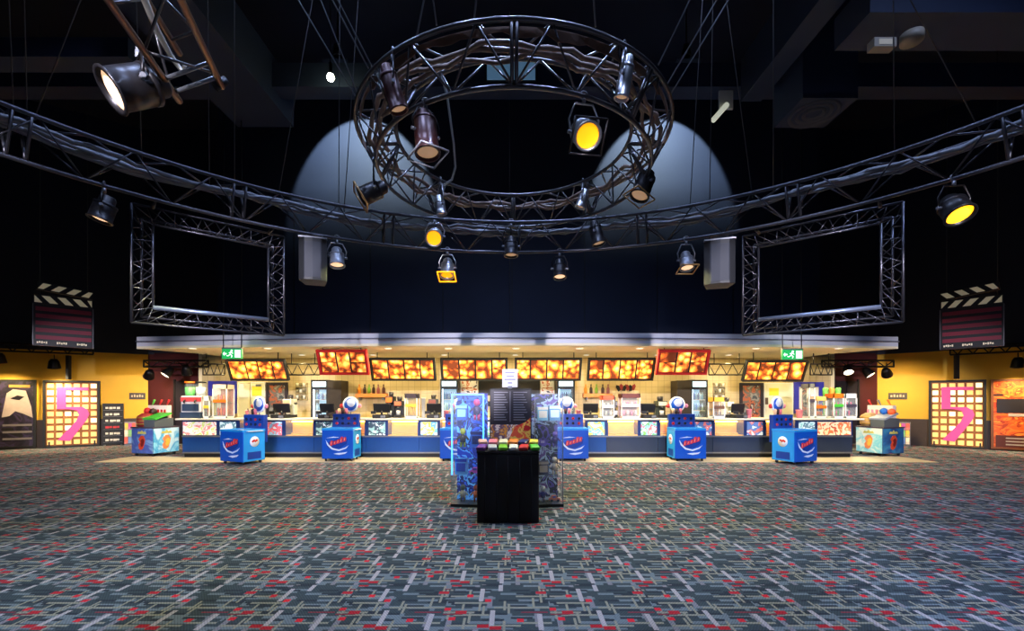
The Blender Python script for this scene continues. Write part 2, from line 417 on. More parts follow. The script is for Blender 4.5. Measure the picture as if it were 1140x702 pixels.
# ragged cloth strip inside the near half of the ring
rn = random.Random(5); mb = MB(); top = []; bot = []
for i in range(61):
    a = R(-178)+R(176)*i/60
    top.append(rpt(a, RWD/2-.045, -.03)); bot.append(rpt(a, RWD/2-.055+rn.uniform(-.006,.006), -.03-rn.uniform(.04,.10)))
mb.add(top+bot, [(i, i+1, i+62, i+61) for i in range(60)])
o = mb.build('cloth_strip', mat('brown_cloth', (118,92,76), .9, noise=.3, nscale=8), ring)
sd = o.modifiers.new('solid', 'SOLIDIFY'); sd.thickness = .006

# straight truss end at upper left, over the photographer
st = thing('overhead_truss', 'end of a straight steel truss overhead at upper left', 'truss', (-2.2, 3.1, 3.7))
def stp(v): return Vector(v)-Vector((-2.2, 3.1, 3.7))
c1a, c1b = stp(P(200, 113, 3.2)), stp((-1.55, .1, 3.76))
c2a, c2b = stp(P(247, 97, 3.2)), stp((-1.15, .1, 3.98))
c3a = stp(P(200, 60, 3.35)); c3b = c3a+(c1b-c1a)
COP = mat('truss_copper_tint', (150,116,92), .3, .85, noise=.3, nscale=20)
for nm, a, b in (('chord', c1a, c1b), ('chord', c2a, c2b), ('chord', c3a, c3b)): MB().tube([a, b], .021, 10).build(nm, COP, st)
for i in range(9):
    f0, f1 = .04+i*.105, .04+(i+1)*.105
    for (pa, pb), (qa, qb) in (((c1a,c1b),(c2a,c2b)), ((c2a,c2b),(c3a,c3b)), ((c3a,c3b),(c1a,c1b))):
        a, b = (pa.lerp(pb, f0), qa.lerp(qb, f1)) if i % 2 else (qa.lerp(qb, f0), pa.lerp(pb, f1))
        brace(a, b, .009, TRUSSM, st)
for f in (.03, .07): MB().tube([c1a.lerp(c1b, f), c2a.lerp(c2b, f)], .013, 8).build('end_bar', WIRE, st)
MB().tube([c2a-Vector((.03,.03,.02)), c2a+Vector((.03,.0,.05))], .03, 8).build('coupler', CANM, st)
pl = [stp(P(157,-10,2.7)), stp(P(174, 32, 2.9)), stp(P(190, 62, 3.1)), stp(P(203, 80, 3.2)), stp(P(206, 72, 3.15))]
MB().tube(pl, [.022,.02,.018,.016,.014], 8).build('white_cable', mat('white_cable', (205,200,185), .5), st)

# two rectangular hanging truss frames
def frame_truss(label, tl, tr, ztop, zbot, wd=.2):
    d = (tr-tl); L = d.length; rz = math.atan2(d.y, d.x)
    t = thing('frame_truss', label, 'truss', (tl.x, tl.y, zbot), rz, 'rectangular truss frames')
    H = ztop-zbot
    def rect(i, y): return [Vector((i, y, i)), Vector((L-i, y, i)), Vector((L-i, y, H-i)), Vector((i, y, H-i))]
    o_, i_, b_ = rect(0, 0), rect(wd, 0), rect(wd*.5, wd*.85)
    for nm, q, r in (('outer_chord', o_, .014), ('inner_chord', i_, .014), ('rear_chord', b_, .014)):
        for k in range(4): MB().tube([q[k], q[(k+1) % 4]], r, 8).build(nm, TRUSS2, t)
    for k in range(4):
        n = 12 if k % 2 == 0 else 10
        for A_, B_ in ((o_, i_), (i_, b_), (b_, o_)):
            for j in range(n):
                s = (A_, B_) if j % 2 else (B_, A_)
                brace(s[0][k].lerp(s[0][(k+1) % 4], j/n), s[1][k].lerp(s[1][(k+1) % 4], (j+1)/n), .006, TRUSS2, t, 5)
    MB().tube([i_[0]+Vector((0,-.01,.0)), i_[1]+Vector((0,-.01,0))], .028, 10).build('front_bar', mat('blue_grey_bar', (110,120,140), .35, .6), t)
    for x in (.12*L, .88*L): MB().tube([(x, .0, H), (x, -.27, H)], .02, 8).build('clamp', CANM, t)
    return t
frame_truss('rectangular truss frame hanging at left below the curved truss', Vector((-4.47, 5.36, 0)), Vector((-3.23, 6.46, 0)), 3.9, 2.5)
frame_truss('rectangular truss frame hanging at right below the curved truss', Vector((3.27, 6.46, 0)), Vector((4.56, 5.32, 0)), 3.9, 2.5)

# ================================================================== PAR LAMPS
def chord_depth(px, on):
    """depth and height of a truss chord where it is seen at column px"""
    cx, cy, rad, z, w, h = (RCX, RCY, RR, RZ, RWD, RH) if on[0] == 'r' else (BCX, BCY, BRAD, BZ, BWD, BH)
    rad += {'i': -w/2, 'o': w/2, 'l': 0}[on[1]]; z -= h if on[1] == 'l' else 0
    k = (px-CX)/F; a = 1+k*k; b = -2*(k*cx+cy); c = cx*cx+cy*cy-rad*rad; D = max(0, b*b-4*a*c)**.5
    return ((-b-D)/(2*a) if on[2] == 'n' else (-b+D)/(2*a)), z
def par(px, py, Y, d, label, r=.1, L=.3, lens=LENSDIM, m=CANM, gel=None, hang=.2, light=0, lrgb=(255,180,60), lang=50, group='stage spotlights on the trusses', on=None):
    d = Vector(d).normalized()
    if on:
        Y, zc = chord_depth(px, on)
        if on[0] == 'r': r *= 1.07; L *= 1.07
    p = P(px, py, Y)
    if on: hang = max(.07, zc-p.z-.075)
    t = thing('stage_spotlight', label, 'spotlight', p, 0, group)
    M = d.to_track_quat('Z', 'Y').to_matrix().to_4x4()
    h = L/2
    MB().lathe([(.0,-h),(r*.55,-h),(r*.7,-h+.02),(r*.72,-h+.08),(r*.98,-h+.12),(r,h*.3),(r,h-.015),(r*1.12,h-.012),(r*1.12,h),(r*.92,h),(r*.9,h-.05)], 20, M).build('body', m, t)
    MB().lathe([(r*.75,-h+.085),(r*1.02,-h+.09),(r*1.02,-h+.115),(r*.99,-h+.12)], 20, M).build('band', m, t)
    MB().lathe([(0,h-.012),(r*.5,h-.016),(r*.91,h-.03)], 20, M).build('lens', lens, t)
    if gel:
        g = r*1.28; mb = MB()
        for a, b in (((-g,-g),(g,-g)),((g,-g),(g,g)),((g,g),(-g,g)),((-g,g),(-g,-g))):
            mb.tube([M @ Vector((a[0],a[1],h+.012)), M @ Vector((b[0],b[1],h+.012))], .011, 4)
        mb.build('gel_frame', gel, t)
    up = Vector((0,0,1)); a = d.cross(up)
    a = a.normalized() if a.length > .05 else Vector((1,0,0))
    q = [a*(r+.012), a*(r+.03)+up*hang*.45, a*(r*.75)+up*hang, -a*(r*.75)+up*hang, -a*(r+.03)+up*hang*.45, -a*(r+.012)]
    MB().tube(q, .009, 6).build('yoke', m if m is not CANR else CANM, t)
    mb = MB().tube([up*hang, up*(hang+.05)], .018, 8)
    mb.tube([up*(hang+.05)+a*(.035*math.cos(x))+up*(.035+.035*math.sin(x)) for x in [-PI/2+PI*1.5*k/8 for k in range(9)]], .009, 6)
    mb.build('clamp', GREY, t)
    for s in (-1, 1): MB().tube([a*s*(r*.95), a*s*(r+.04)], .016, 8).build('knob', GREY, t)
    if light: spot('spot_beam', p+d*(h+.03), p+d*4, light, lrgb, lang, .7, .1, t)
    return t
par(154, 96, 2.95, (-.55,-.6,-.58), 'big black spotlight with glowing face on the overhead truss at upper left', .125, .34, LENSWARM, CANM, hang=.18)
par(474, 148, 4.4, (.12,-.15,-1), 'dark red-brown spotlight pointing down inside the ring truss at left', .105, .42, LENSDIM, CANR, gel=GREY, hang=.26, on='rln')
par(650, 148, 4.35, (.12,-.75,-.62), 'lit amber spotlight with silver body inside the ring truss at right', .11, .3, LENSAMB, CANS, gel=CANM, hang=.24, light=E_AMBER, on='rln')
par(437, 98, 4.95, (.3,.1,-1), 'dark red spotlight body mounted in the left of the ring truss', .075, .4, LENSDIM, CANR, hang=.2, on='ron')
par(696, 86, 4.7, (-.18,.1,-1), 'slim pale grey spotlight mounted in the right of the ring truss', .06, .36, LENSDIM, CANS, hang=.2, on='ron')
par(416, 213, 5.0, (-.75,-.25,-.5), 'black spotlight with square frame hanging off the left of the ring truss', .1, .3, LENSDIM, CANM, gel=mat('gel_gold', (170,130,80), .4, .5), hang=.2, on='rln')
par(717, 205, 5.3, (-.42,-.2,-1), 'black spotlight with gold frame hanging off the right of the ring truss', .11, .36, LENSDIM, CANM, gel=mat('gel_gold'), hang=.24, on='rlf')
par(490, 228, 6.9, (.15,.1,-1), 'small silver spotlight on far left side of the ring truss', .07, .26, LENSDIM, CANS, hang=.16, on='rif')
par(649, 221, 6.9, (-.35,.1,-1), 'small silver spotlight on far right side of the ring truss', .07, .26, LENSDIM, CANS, hang=.16, on='rif')
par(116, 232, 5.1, (-.25,-.15,-1), 'black spotlight below the curved truss at far left', .105, .28, LENSWARM, CANM, hang=.2, on='blf', light=E_WARM, lrgb=(240,234,160), lang=140)
par(484, 263, 7.0, (.05,-.8,-.45), 'lit amber spotlight below the ring truss, left of centre', .115, .3, LENSAMB, CANS, hang=.2, light=E_AMBER, on='bif')
par(498, 298, 7.15, (0,-.35,-1), 'silver spotlight with square amber gel below the curved truss', .1, .3, LENSAMB, CANS, gel=LENSAMB, hang=.22, light=E_AMBER*.6, on='blf')
par(375, 286, 6.7, (.1,-.2,-1), 'grey spotlight beside the left loudspeaker', .1, .27, LENSWARM, GREY, hang=.2, on='blf', light=E_WARM, lrgb=(240,234,160), lang=140)
par(569, 274, 7.1, (0,-.1,-1), 'black spotlight at the middle of the curved truss', .1, .3, LENSDIM, CANM, hang=.2, on='bif')
par(664, 259, 6.95, (.2,-.1,-1), 'dark spotlight below the ring truss, right of centre', .095, .36, LENSDIM, CANM, hang=.22, on='bif')
par(623, 299, 7.15, (0,-.25,-1), 'small dark spotlight with two bright spots below the curved truss', .095, .3, LENSWARM, CANM, hang=.2, on='blf', light=E_WARM, lrgb=(240,234,160), lang=140)
par(764, 290, 6.75, (0,-.3,-1), 'grey spotlight with square frame beside the right loudspeaker', .095, .26, LENSWARM, GREY, gel=mat('gel_gold'), hang=.2, on='blf', light=E_WARM, lrgb=(240,234,160), lang=140)
par(1062, 231, 5.0, (-.05,-.55,-.8), 'glaring amber spotlight below the curved truss at far right', .125, .28, mat('lens_amber_hot', (255,200,60), .3, emit=3, ergb=(255,176,20)), CANM, hang=.2, light=E_AMBER, lrgb=(255,170,40), on='blf')

# unseen spotlights added behind the photographer to brighten the counter
for k, (x, y, tx, lab) in enumerate(((-5.6, -1.0, -11.2, 'leftmost'), (-3.6, -1.4, -7.6, 'second from left'), (-2.2, -1.6, -4.4, 'third from left'), (-.7, -1.7, -1.4, 'fourth from left'), (.8, -1.7, 1.6, 'fourth from right'), (2.3, -1.6, 4.5, 'third from right'), (3.7, -1.4, 7.7, 'second from right'), (5.7, -1.0, 11.4, 'rightmost'))):
    t = thing('stage_spotlight', 'added unseen spotlight behind the photographer brightening the counter, '+lab, 'spotlight', (x, y, 4.6), 0, 'added spotlights behind the photographer')
    d = (Vector((tx, 12.3, 1.2))-Vector((x, y, 4.6))).normalized(); M = d.to_track_quat('Z', 'Y').to_matrix().to_4x4()
    MB().lathe([(0,-.15),(.06,-.15),(.1,-.04),(.1,.14),(.11,.15),(.09,.15)], 16, M).build('body', CANM, t); MB().lathe([(0,.13),(.09,.12)], 16, M).build('lens', LENSWHT, t)
    MB().tube([(-.11,0,0),(-.12,0,.15),(.12,0,.15),(.11,0,0)], .009, 6).build('yoke', CANM, t); MB().tube([(0,0,.15),(0,0,CEIL-4.6-.02)], .02, 6).build('drop_pole', CANM, t)
    spot('spot_beam', Vector((x,y,4.6))+d*.2, (tx, 12.3, 1.2), E_FRONT, (240,236,255), 21, .55, .1, t)

# ================================================================== LOUDSPEAKERS
def speaker(px0, py0, px1, py1, Y, rz, label):
    a, b = P(px0, py0, Y), P(px1, py1, Y); w, h = b.x-a.x, a.z-b.z
    t = thing('loudspeaker', label, 'loudspeaker', ((a.x+b.x)/2, Y, b.z), rz, 'loudspeakers under the curved truss')
    prof = [(-w/2, 0), (-w*.3, -.05), (0, -.07), (w*.3, -.05), (w/2, 0)]
    MB().slab(prof+[(w*.35, .3), (-w*.35, .3)], 0, h).build('cabinet', BLACK, t)
    pr = [(x*.93, y-.006) for x, y in prof]; MB().slab(pr+[(x*.93, y+.01) for x, y in reversed(prof)], .03, h-.05).build('grille', SPK, t)
    B(-w*.5, w*.5, -.06, .02, h, h+.02).build('top_rim', GREY, t)
    hh = 3.9-b.z-.015; MB().tube([(-w*.3,.1,h+.0),(-w*.3,.1,hh),(w*.3,.1,hh),(w*.3,.1,h+.0)], .012, 6).build('bracket', CANM, t)
speaker(334, 266, 363, 312, chord_depth(348, 'blf')[0]-.1, R(18), 'black loudspeaker hanging beside the left truss frame')
speaker(785, 268, 817, 316, chord_depth(801, 'blf')[0]-.1, R(-18), 'black loudspeaker hanging beside the right truss frame')

# ================================================================== SUSPENSION CABLES
def wire(a, b, r, m, label, group=None, sag=0):
    a, b = Vector(a), Vector(b); t = [a.lerp(b, k/6)+Vector((0,0,-sag*4*(k/6)*(1-k/6))) for k in range(7)] if sag else [a, b]
    o = MB().tube([p-a for p in t], r, 6).build('suspension_cable', m); o.location = a
    tag(o, label, 'cable', group or 'suspension cables')
def upto(px, py, Y, px2, py2, Y2, r, m, label, sag=0):
    """from an attachment seen at px,py on through px2,py2 up to the ceiling"""
    a, b = P(px, py, Y), P(px2, py2, Y2); d = b-a; k = (CEIL-.02-a.z)/d.z
    wire(a, a+d*k, r, m, label, sag=sag)
for px, py, Y, px2, py2, Y2, nm in (
    (398, 111, 5.3, 332, 0, 5.3, 'the left of the ring truss, outermost'),
    (400, 109, 5.5, 357, 0, 5.5, 'left of the ring truss, second inward'),
    (410, 76, 4.9, 370, 0, 4.9, 'left front of the ring truss, third inward'),
    (414, 74, 4.8, 376, 0, 4.8, 'left front of the ring truss, fourth inward'),
    (464, 39, 4.1, 472, 0, 4.2, 'the front of the ring truss, left'),
    (486, 28, 4.0, 482, 0, 4.0, 'front of the ring truss, beside a bead'),
    (528, 21, 3.75, 530, 0, 3.75, 'the front of the ring truss, left of its middle'),
    (663, 30, 4.0, 661, 0, 4.0, 'the front of the ring truss, right'),
    (746, 106, 5.3, 811, 0, 5.3, 'the right of the ring truss, outermost'),
    (742, 95, 5.0, 785, 22, 5.0, 'right of the ring truss, second inward'),
    (733, 72, 4.8, 768, 0, 4.8, 'the right front of the ring truss')):
    upto(px, py, Y*1.073, px2, py2, Y2*1.073, .009, WIRE, 'steel cable to ceiling from '+nm)
for px, py, Y, px2, py2, Y2, nm in (
    (15, 125, 4.5, 10, 0, 4.5, 'far left end'), (38, 132, 4.7, 90, 0, 5.0, 'far left, slanting'), (30, 128, 4.6, 27, 0, 4.6, 'left end, dark'),
    (158, 183, 5.5, 156, 125, 5.5, 'left, above the left frame'), (233, 205, 6.0, 232, 80, 6.0, 'left, over the left frame'),
    (261, 216, 6.2, 261, 110, 6.2, 'left, pale one'), (309, 222, 6.4, 340, 45, 6.7, 'left, slanting past the duct'),
    (377, 236, 6.7, 378, 40, 6.7, 'left of the ring'), (383, 236, 6.7, 394, 70, 6.8, 'beside the ring at left'),
    (768, 232, 6.6, 776, 100, 6.7, 'right of the ring, first'), (790, 228, 6.5, 792, 100, 6.5, 'right of the ring, second'),
    (838, 220, 6.3, 822, 100, 6.4, 'right, slanting'), (861, 216, 6.2, 861, 90, 6.2, 'right, above the right frame'),
    (996, 178, 5.3, 995, 60, 5.3, 'right, near the amber lamp'), (1094, 150, 4.8, 1035, 40, 5.0, 'far right, slanting')):
    upto(px, py, Y, px2, py2, Y2, .006, WIRED, 'thin dark cable holding the curved truss, '+nm)
MB_ = [P(487, 66, 5.0), P(498, 108, 5.2), P(505, 160, 5.6), (P(507, 186, 5.9)), P(503, 200, 6.1), P(494, 206, 6.3)]
o = MB().tube([p-MB_[0] for p in MB_], .014, 8).build('loose_cable', mat('pale_cable', (150,155,160), .5)); o.location = MB_[0]
tag(o, 'thick pale loose cable drooping inside the ring truss', 'cable')
o = MB().tube([Vector((0,0,0)), Vector((0,0,7.88))], .006, 5).build('suspension_cable', WIRED); o.location = (-.06, 11.3, 3.3)
tag(o, 'thin vertical cable in front of the canopy middle', 'cable', 'suspension cables')

# bracket fixture at right under the cross beam, and two recessed lights
t = thing('angle_fixture', 'white angled batten light under the beam at right', 'lamp', P(808, 118, 10.6))
MB().obox(Matrix.Translation((0,0,.15)), .32, .05, .46).build('plate', WHITE, t)
MB().tube([(0,-.05,.0), (-.36,-.15,-.42)], .06, 10).build('batten', mat('batten_white', (235,240,220), .4, emit=.5), t)
for px, py, nm in ((983, 49, 'square'), (1015, 42, 'round')):
    t = thing('ceiling_spot', 'small dim '+nm+' light fitting on the duct at upper right', 'lamp', P(px, py, 7.05))
    mb = B(-.17,.17,-.05,.1,-.07,.07) if nm == 'square' else MB().lathe([(0,-.07),(.15,-.07),(.15,.06),(0,.06)], 16)
    mb.build('housing', mat('fitting_beige', (150,138,120), .5), t)
    B(-.1,.1,-.056,-.05,-.04,.04).build('face', mat('fitting_face', (205,190,160), .5, emit=.12), t)

# ================================================================== CLAPPERBOARDS
def clapper(label, a, b, mirror):
    d = b-a; L = d.length; rz = math.atan2(d.y, d.x); zb = a.z
    t = thing('clapperboard', label, 'clapperboard', a, rz, 'giant clapperboards')
    H = 1.06; CBK = mat('clapper_black', (20,20,24), .5); CWH = mat('clapper_cream', (240,226,190), .5, emit=.12)
    fx = (lambda x: L-x) if mirror else (lambda x: x)
    def q(pts): 
        pts = [(fx(x), z) for x, z in pts]
        return pts[::-1] if mirror else pts
    B(0, L, 0, .08, 0, H).build('board', CBK, t)
    for k in range(5):
        z = .17+k*.18; B(.04, L-.03, -.012, 0, z, z+.10).build('stripe', mat('clapper_maroon', (120,24,48), .55), t)
    for k, (x0, x1) in enumerate(((.06, .26), (.42, .62), (.80, 1.0))):      # lettering too small to read
        n = 5
        for j in range(n):
            xx = x0+(x1-x0)*j/n; B(xx, xx+(x1-x0)/n*.7, -.01, 0, .06+.012*(j % 2), .115-.012*((j+k) % 3 == 0)).build('letter_mark', CWH, t)
    # lower fixed stripe bar
    MB().prism(q([(0, H), (L, H), (L, H+.24), (0, H+.24)]), -.01, .07).build('lower_bar', CBK, t)
    sl = .17
    for k in range(5):
        x0 = -.12+k*.285; pts = [(x0+.13, H+.035), (x0+.13+.15, H+.035), (x0+.15-.02, H+.21), (x0-.02, H+.21)]
        pts = [(min(max(x, .02), L-.02), z) for x, z in pts]
        if max(x for x, z in pts)-min(x for x, z in pts) > .03: MB().prism(q(pts), -.022, -.012).build('white_stripe', CWH, t)
    # upper hinged bar, opened a little on its outer end
    ang = R(-6); piv = Vector((L, 0, H+.25)); ca, sa = math.cos(ang), math.sin(ang)
    def hinge(pts): return q([(piv.x+(x-L)*ca-(z-H-.25)*sa, piv.z+(x-L)*sa+(z-H-.25)*ca) for x, z in pts])
    MB().prism(hinge([(.05, H+.25), (L, H+.25), (L, H+.46), (.05, H+.46)]), -.01, .07).build('upper_bar', CBK, t)
    for k in range(4):
        x0 = .02+k*.285; pts = [(x0, H+.28), (x0+.15, H+.28), (x0+.28, H+.43), (x0+.13, H+.43)]
        pts = [(min(max(x, .07), L-.02), z) for x, z in pts]; MB().prism(hinge(pts), -.022, -.012).build('white_stripe', CWH, t)
    B(-.015, .0, -.02, .09, 0, H).build('side_edge', GREY, t); B(L, L+.015, -.02, .09, 0, H).build('side_edge', GREY, t)
    for x in (.12, L-.1): MB().tube([(x, .03, H+.2), (x, .03, CEIL-zb-.03)], .008, 5).build('hanging_wire', WIRED, t)
clapper('giant black clapperboard with maroon stripes hanging at far left', P(37, 384, 11.5), Vector((-11.3, 12.3, P(37, 384, 11.5).z)), False)
clapper('giant black clapperboard with maroon stripes hanging at far right', Vector((11.55, 12.3, 2.93)), P(1117, 384.5, 11.4), True)

# ================================================================== SIDE WALLS: posters, light boxes, boards
def on_line(px, A, Bv, off=.0):
    d = Bv-A; k = (px-CX)/F      # X = k*Y
    s = (k*A.y-A.x)/(d.x-k*d.y); p = A+d*s; n = Vector((d.y, -d.x, 0)).normalized(); return p+n*off
def wall_thing(name, label, cat, px0, px1, side, z0, off=.0, group=None):
    A, Bv = (LW0, LW1) if side == 'l' else (RW0, RW1)
    p, q = on_line(px0, A, Bv), on_line(px1, A, Bv); d = q-p; n = Vector((d.y, -d.x, 0)).normalized()
    w = p+n*off; return thing(name, label, cat, (w.x, w.y, z0), math.atan2(d.y, d.x), group), d.length
FIVE = [(357,283),(555,283),(555,303),(415,303),(415,408),(515,408),(550,428),(561,455),(545,492),(440,625),(362,618),(478,500),(496,460),(482,432),(440,423),(357,422)]
PANE = mat('light_pane', (235,200,130), .4, emit=.72, ergb=(255,200,100))
PANEH = mat('light_pane_bright', (255,240,200), .4, emit=1.6, ergb=(255,234,170))
for side, px0, px1, lab in (('l', 49, 112, 'pale glowing lattice light box with pink figure 5 on the left yellow wall'), ('r', 1034, 1098, 'pale glowing lattice light box with pink figure 5 on the right yellow wall')):
    t, L = wall_thing('number_light_box', lab, 'light box', px0, px1, side, 0.0, .05, 'light boxes with a figure 5')
    H = 2.22; tk = .06
    for x0, x1, z0, z1 in ((0, tk, 0, H), (L-tk, L, 0, H), (tk, L-tk, 0, tk), (tk, L-tk, H-tk, H)): B(x0, x1, -.1, .03, z0, z1).build('frame_bar', BLACK, t)
    B(tk, L-tk, -.01, .03, tk, H-tk).build('back_panel', mat('lattice_brown', (150,96,50), .6), t)
    nx, nz = 6, 9; cw, chh = (L-2*tk)/nx, (H-2*tk)/nz; rn = random.Random(11)
    for i in range(nx):
        for j in range(nz):
            b = B(tk+cw*(i+.15), tk+cw*(i+.85), -.03, -.012, tk+chh*(j+.18), tk+chh*(j+.82))
            b.build('pane', PANEH if (j in (6, 7) and rn.random() < .6) or rn.random() < .08 else PANE, t)
    pts = [((x-275)/355*L, (665-z)/425*H) for x, z in FIVE]
    MB().prism(pts, -.075, -.045).build('figure_five', PINK, t)
    for x in (.1*L, .9*L): B(x-.02, x+.02, -.05, -.03, .02, .2).build('stand_off', BLACK, t)
# framed posters
def poster(name, label, cat, px0, px1, side, z0, z1, art, frame=BLACK, bars=()):
    t, L = wall_thing(name, label, cat, px0, px1, side, z0, .05)
    H = z1-z0
    for x0, x1, a, b in ((0, .06, 0, H), (L-.06, L, 0, H), (.06, L-.06, 0, .06), (.06, L-.06, H-.06, H)): B(x0, x1, -.05, .03, a, b).build('frame_bar', frame, t)
    B(.06, L-.06, -.02, .03, .06, H-.06).build('print', art, t)
    for (fx0, fx1, fz0, fz1, m) in bars: B(L*fx0, L*fx1, -.032, -.02, H*fz0, H*fz1).build('printed_block', m, t)
    return t, L, H
PB = mat('print_black', (26,22,30), .4); PW = mat('print_pale', (160,146,144), .5, noise=.2, nscale=6); PG = mat('print_gold', (170,120,50), .5)
t, L, H = poster('film_poster', 'framed dark film poster with pale figure shape beside the left light box', 'poster', -6, 41, 'l', .04, 2.22,
       print_mat('poster_night', [(20,16,30),(34,26,44),(50,40,70),(26,22,26)], 2.5, 3))
MB().prism([(L*.18, H*.45), (L*.3, H*.8), (L*.45, H*.86), (L*.75, H*.84), (L*.88, H*.6), (L*.92, H*.44), (L*.7, H*.5), (L*.5, H*.54), (L*.36, H*.47)], -.03, -.021).build('printed_shape', PW, t)
MB().prism([(L*.38, H*.72), (L*.55, H*.77), (L*.72, H*.75), (L*.6, H*.7)], -.036, -.03).build('printed_shape', PB, t)
B(L*.35, L*.85, -.03, -.021, H*.885, H*.925).build('printed_title', PG, t)
for k in range(3): B(L*.2, L*.9, -.03, -.021, H*(.12+.1*k), H*(.15+.1*k)).build('printed_line', mat('print_grey', (110,104,110), .5), t)
t, L, H = poster('film_poster', 'framed orange film poster beside the right light box', 'poster', 1103, 1160, 'r', .04, 2.22,
       print_mat('poster_orange', [(190,70,20),(225,110,36),(205,84,24),(150,46,14),(235,130,50)], 2.2, 5, stretch=(1,1,2)), mat('poster_frame_brown', (110,60,30), .5))
B(L*.12, L*.7, -.03, -.02, H*.52, H*.72).build('printed_shape', PB, t); B(L*.35, L*.8, -.03, -.02, H*.47, H*.51).build('printed_line', PW, t)
B(L*.02, L*.25, -.03, -.02, H*.76, H*.79).build('printed_line', PB, t); B(L*.1, L*.9, -.03, -.02, H*.03, H*.2).build('printed_shape', mat('poster_dark_band', (80,26,16), .5), t)
for k in range(3): B(L*.3, L*.85, -.034, -.03, H*(.06+.045*k), H*(.08+.045*k)).build('printed_line', PW, t)
# price list board left of the cart
t, L = wall_thing('price_board', 'narrow black board with white and red text rows beside the left light box', 'board', 115, 138, 'l', .03, .08)
B(0, L, -.06, .03, 0, 1.42).build('panel', BLACK, t)
for k in range(6):
    z = 1.27-k*.22; m = RED if k == 3 else mat('chalk_white', (215,212,205), .6)
    for j in range(4):
        x = L*(.14+.18*j+.02*((k*j) % 3)); B(x, x+L*(.13+.03*((k+j) % 2)), -.07, -.06, z-.035-.01*((k+j) % 2), z+.03).build('text_mark', m, t)
    B(.02, L-.02, -.066, -.06, z-.09, z-.082).build('row_rule', GREY, t)
for x in (.05, L-.05): B(x-.02, x+.02, -.1, .03, -.03, .0).build('foot', GREY, t)
# wall plaques
for side, px0, px1, lab in (('l', 144, 162, 'small dark plaque with pale text on the left yellow wall'), ('r', 989, 1010, 'small dark plaque with pale text on the right yellow wall')):
    t, L = wall_thing('wall_plaque', lab, 'sign', px0, px1, side, 1.59, .0)
    B(0, L, -.03, 0, 0, .23).build('plate', mat('plaque_brown', (48,36,30), .5), t)
    for k in range(5): B(L*(.12+.16*k), L*(.22+.16*k), -.036, -.03, .08, .15+.02*(k % 2)).build('text_mark', mat('plaque_text', (190,170,140), .5), t)
# leaflet racks on the floor
for side, px0, px1, lab in (('l', 141, 154, 'low rack of colourful leaflets left of the left snack cart'), ('r', 1000, 1015, 'low rack of colourful leaflets right of the right snack cart')):
    t, L = wall_thing('leaflet_rack', lab, 'rack', px0, px1, side, 0, .5)
    B(0, L, -.02, .02, 0, .82).build('back_panel', GREY, t); B(0, L, -.2, .1, 0, .03).build('base', GREY, t)
    for j in range(3):
        B(.01, L-.01, -.17+.03*j, -.15+.03*j, .08+.24*j, .16+.24*j).build('pocket', ACRYL, t)
        for k in range(3):
            c = ((220,90,80),(90,130,200),(230,220,200),(120,180,120),(230,190,70),(180,80,160))[(j*2+k) % 6]
            B(L*(.06+.31*k), L*(.32+.31*k), -.14+.03*j, -.125+.03*j, .08+.24*j, .30+.24*j).build('leaflet', mat('leaflet_%d' % ((j*2+k) % 6), c, .6), t)

# flat trusses and lamps before the yellow walls
def flat_truss(label, a, b, h, n=8, r=.014, m=None, drop=(), arm=0):
    m = m or CANM; d = Vector(b)-Vector(a); L = math.hypot(d.x, d.y)
    t = thing('flat_truss', label, 'truss', a, math.atan2(d.y, d.x), 'flat ladder trusses')
    MB().tube([(0,0,0),(L,0,0)], r, 8).build('lower_chord', m, t); MB().tube([(0,0,h),(L,0,h)], r, 8).build('upper_chord', m, t)
    for k in range(n): brace(Vector((L*k/n,0,0 if k % 2 else h)), Vector((L*(k+1)/n,0,h if k % 2 else 0)), r*.6, m, t, 5)
    for e in (0, L): MB().tube([(e,0,0),(e,0,h)], r*.8, 6).build('end_post', m, t)
    for x in (.12, .88):
        if arm: MB().tube([(L*x,0,h),(L*x,arm,h)], .018, 6).build('wall_arm', m, t)
    for x, z in drop: MB().tube([(L*x,0,h),(L*x,0,z)], .012, 6).build('hanger', m, t)
    return t
def lp(px, side, off, z): 
    A, Bv = (LW0, LW1) if side == 'l' else (RW0, RW1)
    p = on_line(px, A, Bv, off); return Vector((p.x, p.y, z))
flat_truss('black ladder truss above the left light box', lp(-10, 'l', .6, 3.08), lp(108, 'l', .6, 3.08), .24, 12, .03, drop=((.1, .6), (.9, .6)))
flat_truss('black ladder truss above the right light box', lp(1058, 'r', .6, 3.02), lp(1165, 'r', .6, 3.02), .24, 12, .03, drop=((.1, .6), (.9, .6)))
for side, px, lab in (('l', 81, 'left'), ('r', 1065, 'right')):
    p = lp(px, side, .55, 2.24); o = B(-.05, .05, -.05, .05, 0, .78).build('hanging_post', BLACK); o.location = p; tag(o, 'short black post between truss and '+lab+' light box', 'post')
def wall_lamp(p, d, label, e, r=.16, rgb=(255,226,170), ang=120, m=LENSWHT):
    t = thing('shop_spotlight', label, 'spotlight', p, 0, 'shop spotlights'); d = Vector(d).normalized()
    M = d.to_track_quat('Z', 'Y').to_matrix().to_4x4()
    MB().lathe([(0,-.2),(r*.5,-.2),(r*.8,-.12),(r,.05),(r*1.05,.1),(r*.9,.1)], 16, M).build('shade', CANM, t)
    MB().lathe([(0,.1),(r*.6,.098),(r*.9,.085)], 16, M).build('bulb_face', m, t)
    MB().tube([(0,0,0),(0,0,.22),(0,.0,.34)], .014, 6).build('stem', CANM, t)
    spot('lamp_beam', Vector(p)+d*.13, Vector(p)+d*3, e, rgb, ang, .7, .12, t)
